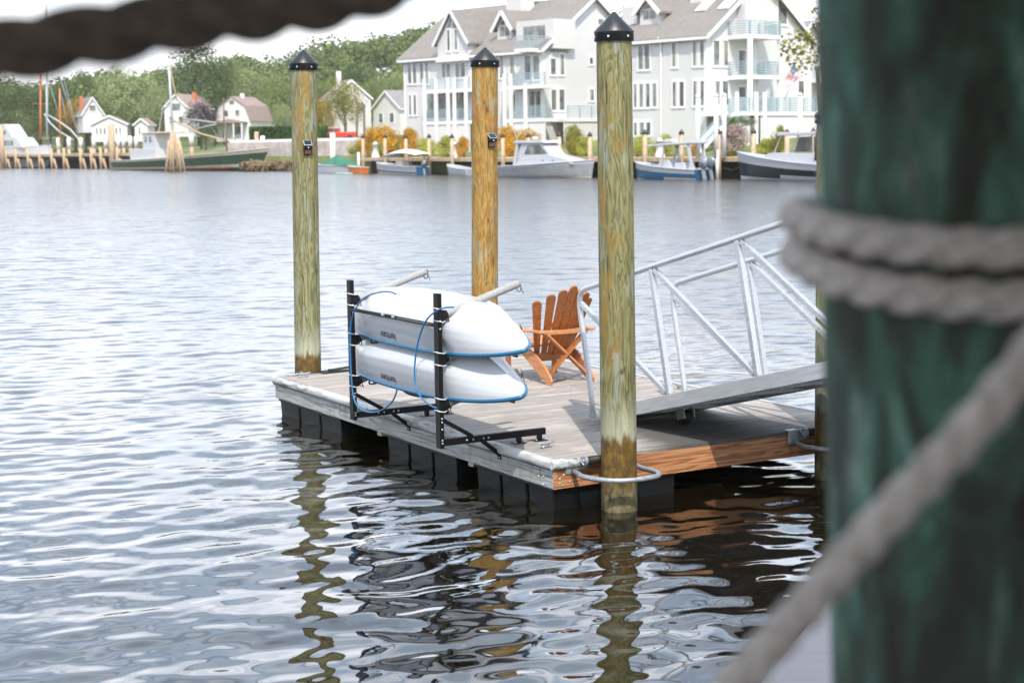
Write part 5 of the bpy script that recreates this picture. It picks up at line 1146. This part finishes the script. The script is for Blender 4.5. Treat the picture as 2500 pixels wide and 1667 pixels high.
# ---- boats
def hull(L, B, zs, zm, zb, rake, bands, mats, parent, M, full=.55, deckmat=None, keel=-.45, chine=.72, sternB=.85):
    """x: 0 stern .. L bow; zs, zm, zb: sheer height at stern, middle, bow"""
    N = 26; m = MB(); rows = [keel, -.05, .12, .3]; secs = []
    for i in range(N+1):
        t = i/N; sh = zs*(1-t)**2+2*zm*t*(1-t)+zb*t*t
        bt = B/2*(sternB+(1-sternB)*min(1, t/.4)) if t < full else B/2*max(.001, 1-((t-full)/(1-full))**2.1)
        sec = []
        for q in range(8):
            f = q/7; z = keel+(sh-keel)*f; wd = bt*(.0 if q == 0 else (chine+(1-chine)*((f-.18)/.82)**.8 if f > .18 else chine*(f/.18)))
            x = t*L + rake*(f)*ss((t-.4)/.6)-rake*.0; sec.append((x, wd, z))
        secs.append(sec)
    for sg in (-1, 1):
        vs = [(x, sg*w_, z) for s_ in secs for x, w_, z in s_]; fs = []; mi = []
        b0 = len(m.v); m.v += vs
        for i in range(N):
            for q in range(7):
                zz = (secs[i][q][2]+secs[i][q+1][2])/2; fr = (q+.5)/7; k = 0
                for j, (lim, rel) in enumerate(bands):
                    if (fr if rel else zz) > lim: k = j+1
                m.f.append([b0+i*8+q, b0+(i+1)*8+q, b0+(i+1)*8+q+1, b0+i*8+q+1]); m.m.append(k); m.sm.append(True)
    tr = [(secs[0][q][0], secs[0][q][1], secs[0][q][2]) for q in range(8)]; vs = tr+[(x, -y, z) for x, y, z in reversed(tr)]; m.add(vs, [list(range(16))], min(len(mats)-1, 1))
    o = m.build('hull', mats, parent, fixn=True)
    d_ = MB(); vs = []
    for s_ in secs: x, w_, z = s_[7]; vs += [(x, -w_, z-.02), (x, w_, z-.02)]
    d_.add(vs, [(2*i, 2*i+1, 2*i+3, 2*i+2) for i in range(N)]); d_.build('deck', deckmat or M_['white_gel'], parent, fixn=False)
    g = MB(); 
    for sg in (-1, 1): g.tube([(s_[7][0], sg*s_[7][1], s_[7][2]) for s_ in secs], .05, 6)
    g.build('gunwale', M_['white_gel'], parent); return o
def boat(name, label, x_stern, x_bow, ywl, cat='boat', Yd=0, turn=0):
    """x from stern pixel to bow pixel; frame: local +x to the bow, y to port"""
    if isinstance(ywl, tuple): Ya, Yb = G(x_stern, ywl[0], 0).y, G(x_bow, ywl[1], 0).y
    elif x_stern > 700: Ya, Yb = [(q_at(x) if x < 2004 else q_at(2004)+(q_at(2004)-q_at(1900))*((x-2004)/104)).y+Yd for x in (x_stern, x_bow)]
    else: Ya = Yb = G(x_stern, ywl, 0).y+Yd
    pa = AT(x_stern, ywl if not isinstance(ywl, tuple) else ywl[0], Ya); pb = AT(x_bow, ywl if not isinstance(ywl, tuple) else ywl[1], Yb); pa.z = pb.z = 0; L = (pb-pa).length; ang = atan2(pb.y-pa.y, pb.x-pa.x)+turn
    M = Matrix.Translation(pa) @ Matrix.Rotation(ang, 4, 'Z'); return thing(name, label, cat, M=M), L, M
GW_ = M_['white_gel']; BLUE = NT('navy_blue_hull_paint').set('#29567c', .25).m; BLK = NT('black_hull_paint').set('#141c24', .2).m; GREY = simple('light_grey_hull', '#8f8f93', '#a2a1a4', 1.2, .3); RED = simple('rust_red_bottom_paint', '#8a3f2c', '#a8563e', 2, .7)
GRN = simple('green_hull_paint', '#27402f', '#35553d', .8, .5); BUFF = simple('buff_deck_paint', '#bfae8c', '#d8cbb0', 1, .7); ORG = simple('orange_varnish', '#b5622a', '#cf7c3f', 2, .35)
def cabin(parent, prof, w, mat, name='cabin'):
    Mx = Matrix(((1, 0, 0, 0), (0, 0, 1, -w/2), (0, 1, 0, 0), (0, 0, 0, 1))); return MB().prism(prof, w, Mx).build(name, mat, parent, bevel=.04)
def pane(parent, prof, y, name='window'):
    Mx = Matrix(((1, 0, 0, 0), (0, 0, 1, y), (0, 1, 0, 0), (0, 0, 0, 1))); return MB().prism(prof, .02, Mx).build(name, M_['glass'], parent)
def outboard(parent, x, y, z=.9, s=1.0):
    m = MB().lathe([(.02, .62), (.2, .58), (.27, .3), (.25, .0), (.12, -.1)], (0, 0, 0), 14, M=Matrix.Translation((x, y, z)) @ Matrix.Rotation(R(-25), 4, 'Y') @ Matrix.Diagonal((1.3*s, .9*s, 1.1*s, 1)))
    o = m.build('outboard_engine', simple('silver_engine', '#5a646e', '#8e98a2', 3, .3, .3), parent); MB().beam((x, y, z), (x-.25*s, y, z-1.1*s), .22*s, .16*s).box((x-.5*s, y-.06, z-1.25*s), (x-.1*s, y+.06, z-1.05*s)).build('engine_leg', M_['galv'], o)
# grey cabin cruiser
b, L, M = boat('cabin_cruiser', 'large white cabin cruiser with pale grey hull between the amber pile and tallest pile', 1232, 1455, 430.5, Yd=-3)
hull(L-.7, 3.2, .95, 1.05, 1.5, .5, [(.04, 0), (.8, 1)], [BUFF, GREY, GW_], b, M); s_ = L/8.2
cabin(b, [(1.9*s_, .9), (7.0*s_, 1.15), (6.6*s_, 1.5), (5.0*s_, 1.95), (4.6*s_, 2.0), (2.1*s_, 1.6)], 2.0, GW_); cabin(b, [(1.9*s_, 1.6), (4.95*s_, 1.95), (4.2*s_, 2.95), (2.3*s_, 2.95)], 1.7, GW_, 'wheelhouse')
pane(b, [(2.6*s_, 2.0), (4.7*s_, 2.02), (4.0*s_, 2.85), (2.95*s_, 2.85)], -.872); cabin(b, [(1.6*s_, 2.95), (4.5*s_, 2.96), (4.4*s_, 3.2), (1.9*s_, 3.22)], 2.0, GW_, 'hardtop')
cabin(b, [(1.55*s_, .9), (1.8*s_, .9), (2.1*s_, 2.95), (1.9*s_, 2.95)], 1.9, GW_, 'hardtop_leg'); MB().tube([(1.9*s_, -.8, 3.2), (1.3*s_, -.8, 5.2)], .03, 6).build('antenna', GW_, b); MB().lathe([(.3, -.15), (.32, .0), (.2, .14), (.02, .16)], (2.9*s_, 0, 3.4), 14).build('radar', GW_, b)
for x in (4.3, 5.2): MB().box((x*s_, -1.01, 1.42), (x*s_+.22, -1.0, 1.52)).build('porthole', M_['rubber'], b)
tag(MB().lathe([(.02, -.35), (.25, -.25), (.33, 0), (.25, .25), (.02, .35)], G(1222, 424, 0)+Vector((0, -.6, .35)), 16).build('fender', GW_), 'round white fender at the stern of the cabin cruiser', 'fender')
# blue centre console
b, L, M = boat('console_boat', 'dark blue hulled motorboat with white T-top and two outboard engines', 1716, 1558, 434.5, Yd=-4)
hull(L, 2.3, .75, .85, 1.35, .35, [(.04, 0), (.78, 1)], [BUFF, BLUE, GW_], b, M); s_ = L/5.3
cabin(b, [(2.2*s_, .8), (3.4*s_, .9), (3.1*s_, 1.5), (2.4*s_, 1.5)], .9, GW_, 'console'); cabin(b, [(1.0*s_, .75), (1.9*s_, .75), (1.8*s_, 1.3), (1.1*s_, 1.3)], 1.2, GW_, 'seat'); cabin(b, [(.2*s_, 2.75), (4.0*s_, 2.55), (4.0*s_, 2.68), (.2*s_, 2.95)], 1.9, GW_, 't_top')
for pq_ in (((3.0, -.6, .95), (2.5, -.75, 2.65), .1, .16), ((2.1, -.6, .95), (2.7, -.75, 2.65), .1, .16), ((.3, -.75, .8), (.6, -.8, 2.75), .12, .25), ((3.0, .6, .95), (2.5, .75, 2.65), .1, .16), ((.3, .75, .8), (.6, .8, 2.75), .12, .25)):
    (x0_, y0_, z0_), (x1_, y1_, z1_), w0_, w1_ = pq_; MB().beam((x0_*s_, y0_, z0_), (x1_*s_, y1_, z1_), w0_, w1_).build('t_top_leg', GW_, b)
pane(b, [(3.1*s_, 1.5), (3.6*s_, 1.0), (3.3*s_, 1.0), (2.9*s_, 1.5)], -.46); cabin(b, [(2.2*s_, 2.9), (2.9*s_, 2.88), (2.8*s_, 3.15), (2.3*s_, 3.15)], .7, GW_, 'radar')
outboard(b, -.35, -.4, 1.0, 1.15); outboard(b, -.35, .4, 1.0, 1.15)
# black hull
b, L, M = boat('cabin_boat', 'white topped boat with glossy black hull half hidden by the green post', 2100, 1812, 437.5, Yd=-3)
hull(L, 3.0, 1.0, 1.15, 2.1, .55, [(.10, 0), (.22, 0), (.68, 1)], [GW_, GW_, BLK, GW_], b, M, full=.4); s_ = L/8.6
cabin(b, [(1.5*s_, 1.0), (6.6*s_, 1.5), (6.0*s_, 1.95), (5.0*s_, 2.0), (1.5*s_, 1.9)], 2.0, GW_); cabin(b, [(1.6*s_, 1.9), (2.3*s_, 1.9), (2.5*s_, 3.25), (1.8*s_, 3.25)], 2.2, GW_, 'wheelhouse_back'); cabin(b, [(1.2*s_, 3.28), (5.2*s_, 3.24), (5.1*s_, 3.5), (1.3*s_, 3.54)], 2.5, GW_, 'hardtop')
for x0_, y0_, x1_, y1_ in ((5.6, -.9, 5.0, -1), (4.0, -1, 4.0, -1), (5.6, .9, 5.0, 1)): MB().beam((x0_*s_, y0_, 1.95), (x1_*s_, y1_, 3.26), .05, .08).build('windscreen_frame', GW_, b)
pane(b, [(2.5*s_, 2.05), (3.9*s_, 2.05), (3.9*s_, 3.15), (2.6*s_, 3.15)], -1.06); pane(b, [(4.05*s_, 2.05), (5.3*s_, 2.05), (4.95*s_, 3.15), (4.05*s_, 3.15)], -1.0)
for x in (4.4, 5.6, 6.3): MB().lathe([(.1, 0), (.1, .03)], (x*s_, -1.22+(x-4.4)*.12, 1.62), 10, M=Matrix.Rotation(pi/2, 4, 'X')).build('porthole', M_['rubber'], b)
p0 = AT(1768, 411, 133.5); p1 = AT(1828, 392, 131.5); tag(MB().tube([p0, AT(1790, 416, 133), AT(1812, 406, 132), p1], .05, 6).build('mooring_line', simple('yellowed_rope', '#b5a17c', '#cbb995', 20, .9)), 'yellowish mooring line sagging between the black-hulled and blue-hulled boats', 'rope')
# white-canopied runabout
b, L, M = boat('runabout', 'small navy and white open boat under a domed white canopy', 1032, 922, 424.5, Yd=-3)
hull(L, 1.9, .75, .8, 1.2, .25, [(.1, 0), (.62, 1)], [BUFF, BLUE, GW_], b, M); s_ = L/4.6
MB().grid(lambda u, v: Vector((-.3+u*3.5*s_, (v-.5)*2.0, 1.85+.75*sin(pi*min(1, .06+u*.94))**.7*(1-.5*(2*v-1)**2)-.15*u)), 20, 12).build('canopy', M_['white_paint'], b, solid=.04)
m = MB()
for x in (.4, 2.4):
    for y in (-.85, .85): m.tube([(x*s_, y, .8), (x*s_+.1, y*.9, 2.1)], .03, 6)
m.build('canopy_frame', M_['galv'], b); outboard(b, -.2, 0, .85, .9); cabin(b, [(1.6*s_, .7), (2.4*s_, .7), (2.3*s_, 1.4), (1.7*s_, 1.4)], .8, M_['curtain'], 'console')
# small white boat behind the amber pile
b, L, M = boat('small_boat', 'small white boat mostly hidden behind the amber pile', 1152, 1096, 426, Yd=-2); hull(L, 1.6, .6, .65, 1.05, .25, [(.1, 0), (.6, 1)], [GREY, GREY, GW_], b, M)
MB().tube([(.3, -.5, .6), (.4, -.5, 1.5), (.9, -.5, 1.5), (1.1, -.5, .7)], .05, 8).build('grab_rail', GW_, b)
# dinghy under green cover and orange boat
b, L, M = boat('dinghy', 'white dinghy under a green tent-like cover', 866, 776, 419.5, Yd=-2); hull(L, 1.7, .75, .8, 1.0, .2, [(.1, 0), (.3, 1)], [GREY, GW_, GW_], b, M)
m = MB(); m.add([(-.05, -.85, .78), (L*.95, -.1, .95), (L*.95, .1, .95), (-.05, .85, .78), (L*.45, 0, 2.05), (L*.42, -.88, .84), (L*.42, .88, .84)], [(0, 5, 4), (5, 1, 4), (1, 2, 4), (2, 6, 4), (6, 3, 4), (3, 0, 4)]); m.build('cover', simple('green_canvas', '#2f6650', '#3f7c64', 2, .9), b, fixn=True)
b, L, M = boat('wooden_skiff', 'orange varnished skiff beside the green-covered dinghy', 892, 852, 420, Yd=-3.5); hull(L, 1.2, .65, .65, .8, .15, [(.05, 0)], [ORG, ORG], b, M, deckmat=ORG)
q = G(840, 425, 0); tag(MB().box((-.9, -.3, .02), (.9, .3, .12)).build('paddle_board', simple('pale_teal_foam', '#8fb9b5', '#b9d4d0', 3, .5), None, bevel=.04), 'pale floating board in front of the orange skiff', 'board').location = q
# green fishing boat
b, L, M = boat('fishing_boat', 'long green fishing boat with white wheelhouse and tall white mast', 297, 662, (414.5, 417))
hull(L-3.6, 5.0, 1.35, 1.45, 2.85, 3.5, [(.16, 0), (.34, 1), (.44, 1), (.90, 1)], [RED, GRN, BUFF, GRN, BUFF], b, M, full=.6, deckmat=BUFF, sternB=.7); k_ = L/21.0
cabin(b, [(4.7*k_, 1.5), (6.6*k_, 1.5), (6.6*k_, 5.1), (4.7*k_, 5.1)], 2.4, GW_, 'wheelhouse'); cabin(b, [(3.0*k_, 1.4), (6.9*k_, 1.4), (6.9*k_, 3.0), (3.0*k_, 3.0)], 3.0, GW_, 'deckhouse'); cabin(b, [(4.5*k_, 5.11), (9.0*k_, 5.11), (9.0*k_, 5.3), (4.5*k_, 5.3)], 2.7, BUFF, 'wheelhouse_roof')
for x in (5.0, 5.7): pane(b, [(x*k_, 3.9), ((x+.4)*k_, 3.9), ((x+.4)*k_, 4.7), (x*k_, 4.7)], -1.222)
def bp(x, y): v = onplane(M, 1, 0, 280+x/5.227, 130+y/5.227); return v
for nm, pts, r, mt in (('mast', [(740, 1010), (715, 560), (690, 145)], .16, GW_), ('boom', [(795, 600), (745, 380), (702, 150)], .09, M_['quay_wood']), ('gallows', [(560, 1010), (600, 780), (618, 690), (720, 680)], .09, GW_), ('boom', [(720, 850), (900, 930), (1100, 1030), (1400, 1112)], .13, M_['quay_wood']),
    ('boom', [(870, 840), (1080, 860), (1290, 890)], .12, GREY), ('boom', [(1290, 912), (1160, 938), (1030, 972)], .1, GREY), ('post', [(1440, 1300), (1425, 1100), (1412, 900)], .12, M_['bark'])):
    MB().tube([bp(*p) for p in pts], r, 8).build(nm, mt, b)
m = MB()
for pq in (((690, 150), (300, 1330)), ((690, 150), (1440, 1250)), ((690, 150), (900, 960)), ((720, 680), (870, 840)), ((1290, 900), (1400, 1112))): m.tube([bp(*pq[0]), bp(*pq[1])], .018, 4)
m.build('rigging', M_['galv'], b)
dl = thing('mooring_dolphin', 'cluster of leaning grey piles lashed together in front of the fishing boat', 'dolphin', loc=G(439, 418, 0)+Vector((0, -3, 0)))
for dx, lean in ((-1.3, .5), (-.7, .2), (-.2, .05), (.35, -.1), (.85, -.35), (1.35, -.6)): MB().tube([(dx*1.0, .3*sin(dx*5), -1), (dx*.55+lean*.1, 0, 5.2-abs(dx)*.9)], .17, 10).build('pile', M_['quay_wood'], dl)
# timber pier on the left
pr = thing('timber_pier', 'weathered timber pier on piles along the left shore', 'pier', loc=(-75, 275, 0))
pA, pB = G(-260, 409, 0), G(305, 412.5, 0); 
def pq(x): f = (x+260)/565; return pA*(1-f)+pB*f
d_ = (pB-pA).normalized(); nn = Vector((-d_.y, d_.x, 0))
def slab(z0, z1, o0, o1, mat, nm): MB().add([pA+nn*o0+Vector((0, 0, z0)), pB+nn*o0+Vector((0, 0, z0)), pB+nn*o1+Vector((0, 0, z0)), pA+nn*o1+Vector((0, 0, z0)), pA+nn*o0+Vector((0, 0, z1)), pB+nn*o0+Vector((0, 0, z1)), pB+nn*o1+Vector((0, 0, z1)), pA+nn*o1+Vector((0, 0, z1))], [(0, 3, 2, 1), (4, 5, 6, 7), (0, 1, 5, 4), (1, 2, 6, 5), (2, 3, 7, 6), (3, 0, 4, 7)]).build(nm, mat, pr, world=True)
slab(1.95, 2.35, .4, 4.5, M_['quay_wood'], 'deck'); slab(1.5, 1.949, .6, .9, M_['dark_timber'], 'stringer'); slab(-.5, 1.5, 4.0, 4.2, M_['dark_timber'], 'back_piling')
proto = None
for i, xz in enumerate((35, 200, 350, 500, 680, 840, 1010, 1170, 1390, 1520, 1640, 1830)):
    x = xz/6.27; p = pq(x); h = 3.3
    if proto is None:
        proto = thing('pier_pile', 'grey-topped tan pile pair along the front of the left timber pier', 'pile', p, 0, 'piles of the left pier')
        MB().tube([(0, -.2, -1), (0, -.2, h)], .24, 10).build('shaft', M_['quay_wood'], proto); MB().tube([(.95, -.2, -1), (.35, -.2, 1.6)], .2, 10).build('brace_pile', M_['quay_wood'], proto)
    else: copy_tree(proto, Matrix.Translation(p) @ Matrix.Rotation(.02*sin(i*3), 4, 'Y'))
for x, yt, lb in ((52, 308, 'tall grey pile beside the white yacht'), (285, 304, 'tall wide grey pile at the right end of the timber pier')):
    p = pq(x)+Vector((0, -1, 0)); tag(MB().tube([p+Vector((0, 0, -1)), Vector((p.x, p.y, AT(x, yt, p.y).z))], .42 if x < 100 else .5, 10).build('pier_pile', M_['quay_wood']), lb, 'pile')
proto = None
for i, x in enumerate((108, 131, 157, 184, 208, 233, 243, 256, 267, 292, 318, 341, 365)):
    p = pq(x)+nn*5.5; ht = AT(x, 337, p.y).z
    if proto is None:
        proto = thing('capped_pile', 'pile with white sleeve top standing behind the left timber pier', 'pile', p, 0, 'white topped piles behind the pier'); MB().tube([(0, 0, -1), (0, 0, 3.6)], .28, 10).build('shaft', M_['quay_wood'], proto); MB().lathe([(.36, 3.3), (.36, ht-.2), (.2, ht)], (0, 0, 0), 12).build('sleeve', M_['white_paint'], proto)
    else: copy_tree(proto, Matrix.Translation(p) @ Matrix.Diagonal((1, 1, 1-.01*(i % 3), 1)))
for x, yt, yb, Y, lb in ((626, 322, 400, 228, 'tall grey pile above the fishing boat bow'), (641, 332, 400, 226, 'white-topped pile beside the rocks'), (812, 325, 400, 200, 'white-topped pile in front of the red pickup')):
    tag(MB().tube([AT(x, yb, Y)-Vector((0, 0, 3)), AT(x, yt, Y)], .3, 10).build('shore_pile', M_['white_paint'] if 'white' in lb else M_['quay_wood']), lb, 'pile')
# white yacht and schooner behind the pier
b, L, M = boat('yacht', 'white motor yacht with flybridge behind the left end of the pier', -150, 122, (409.2, 409.2))
hull(L, 4.2, 3.3, 3.2, 3.9, .8, [(.3, 0), (.3, 1)], [BLK, GW_, GW_], b, M); cabin(b, [(2, 3.3), (L*.86, 3.5), (L*.80, 5.3), (2, 5.3)], 3.4, GW_); cabin(b, [(L*.45, 5.31), (L*.767, 5.31), (L*.735, 6.5), (L*.70, 7.7), (L*.45, 7.7)], 3.0, GW_, 'flybridge')
for a_ in (.47, .56, .645): pane(b, [(L*a_, 5.9), (L*(a_+.065), 5.9), (L*(a_+.063), 6.6), (L*a_, 6.6)], -1.53)
for a_ in (.5, .6, .7): pane(b, [(L*a_, 3.9), (L*(a_+.08), 3.9), (L*(a_+.075), 4.8), (L*a_, 4.8)], -1.73)
b, L, M = boat('schooner', 'white sailing schooner with orange and white masts behind the pier', 62, 215, (409.6, 409.2))
hull(L, 3.2, 1.7, 1.5, 2.3, .9, [(.3, 0), (.3, 1)], [GRN, GW_, GW_], b, M); cabin(b, [(2, 1.7), (L*.6, 1.7), (L*.58, 2.4), (2, 2.4)], 2, GW_)
def sp3(x, y): return onplane(M, 1, 0, x/6.27, 180+y/6.27)
for nm, pts, r, mt in (('mast', [(625, 1000), (622, 600), (618, -600)], .17, ORG), ('mast', [(722, 1010), (718, 500), (708, -1100)], .2, GW_), ('mast', [(925, 1050), (920, 700), (912, 230)], .13, ORG), ('spreader', [(500, 462), (770, 466)], .05, ORG), ('boom', [(745, 640), (900, 730), (1080, 860), (1210, 1010)], .13, GW_), ('boom', [(680, 620), (770, 760), (900, 880), (1110, 1010)], .12, GW_)):
    MB().tube([sp3(*p) for p in pts], r, 8).build(nm, mt, b)
m = MB()
for pq_ in (((740, 100), (930, 720)), ((965, 40), (1215, 1000)), ((912, 230), (1040, 800)), ((620, -200), (600, 1000)), ((740, -500), (1215, 1000))): m.tube([sp3(*pq_[0]), sp3(*pq_[1])], .045, 5)
m.build('rigging', M_['galv'], b)

# air between the dock and the far shore
hb_ = bpy.data.materials.new('haze'); hb_.use_nodes = True; tt = hb_.node_tree; tt.nodes.clear(); oo = tt.nodes.new('ShaderNodeOutputMaterial'); pv = tt.nodes.new('ShaderNodeVolumePrincipled')
pv.inputs['Color'].default_value = (1, .98, .93, 1); pv.inputs['Density'].default_value = HAZE; pv.inputs['Anisotropy'].default_value = .2; tt.links.new(pv.outputs[0], oo.inputs['Volume'])
if HAZE > 0: tag(MB().box((-950, -80, -5), (950, 1300, 62)).build('haze', hb_, None), 'thin pale haze over the harbour', kind='stuff')

# ------------------------------------------------------------------ camera and render settings
cd = bpy.data.cameras.new('camera'); cam = bpy.data.objects.new('camera', cd); COL.objects.link(cam); S.camera = cam
cd.sensor_width = 36; cd.lens = F/2500*36; cd.clip_start = .05; cd.clip_end = 6000
Mc = Matrix((RT, UP, -FW)).transposed().to_4x4(); Mc.translation = CAMP; cam.matrix_world = Mc
cd.dof.use_dof = True; cd.dof.focus_distance = 15.2; cd.dof.aperture_fstop = 3.0
S.view_settings.view_transform = 'Standard'; S.view_settings.look = 'None'; S.view_settings.gamma = 1; S.view_settings.exposure = EXPO
S.render.engine = 'CYCLES'; S.cycles.use_denoising = True
try: S.cycles.denoiser = 'OPENIMAGEDENOISE'
except Exception: pass
S.cycles.use_adaptive_sampling = False
S.cycles.max_bounces = 8; S.cycles.caustics_reflective = False; S.cycles.caustics_refractive = False; S.cycles.sample_clamp_indirect = 6
for o in list(S.objects):
    if o.type == 'MESH' and o.parent is not None and not o.name[0].isupper(): pass
bpy.context.view_layer.update()
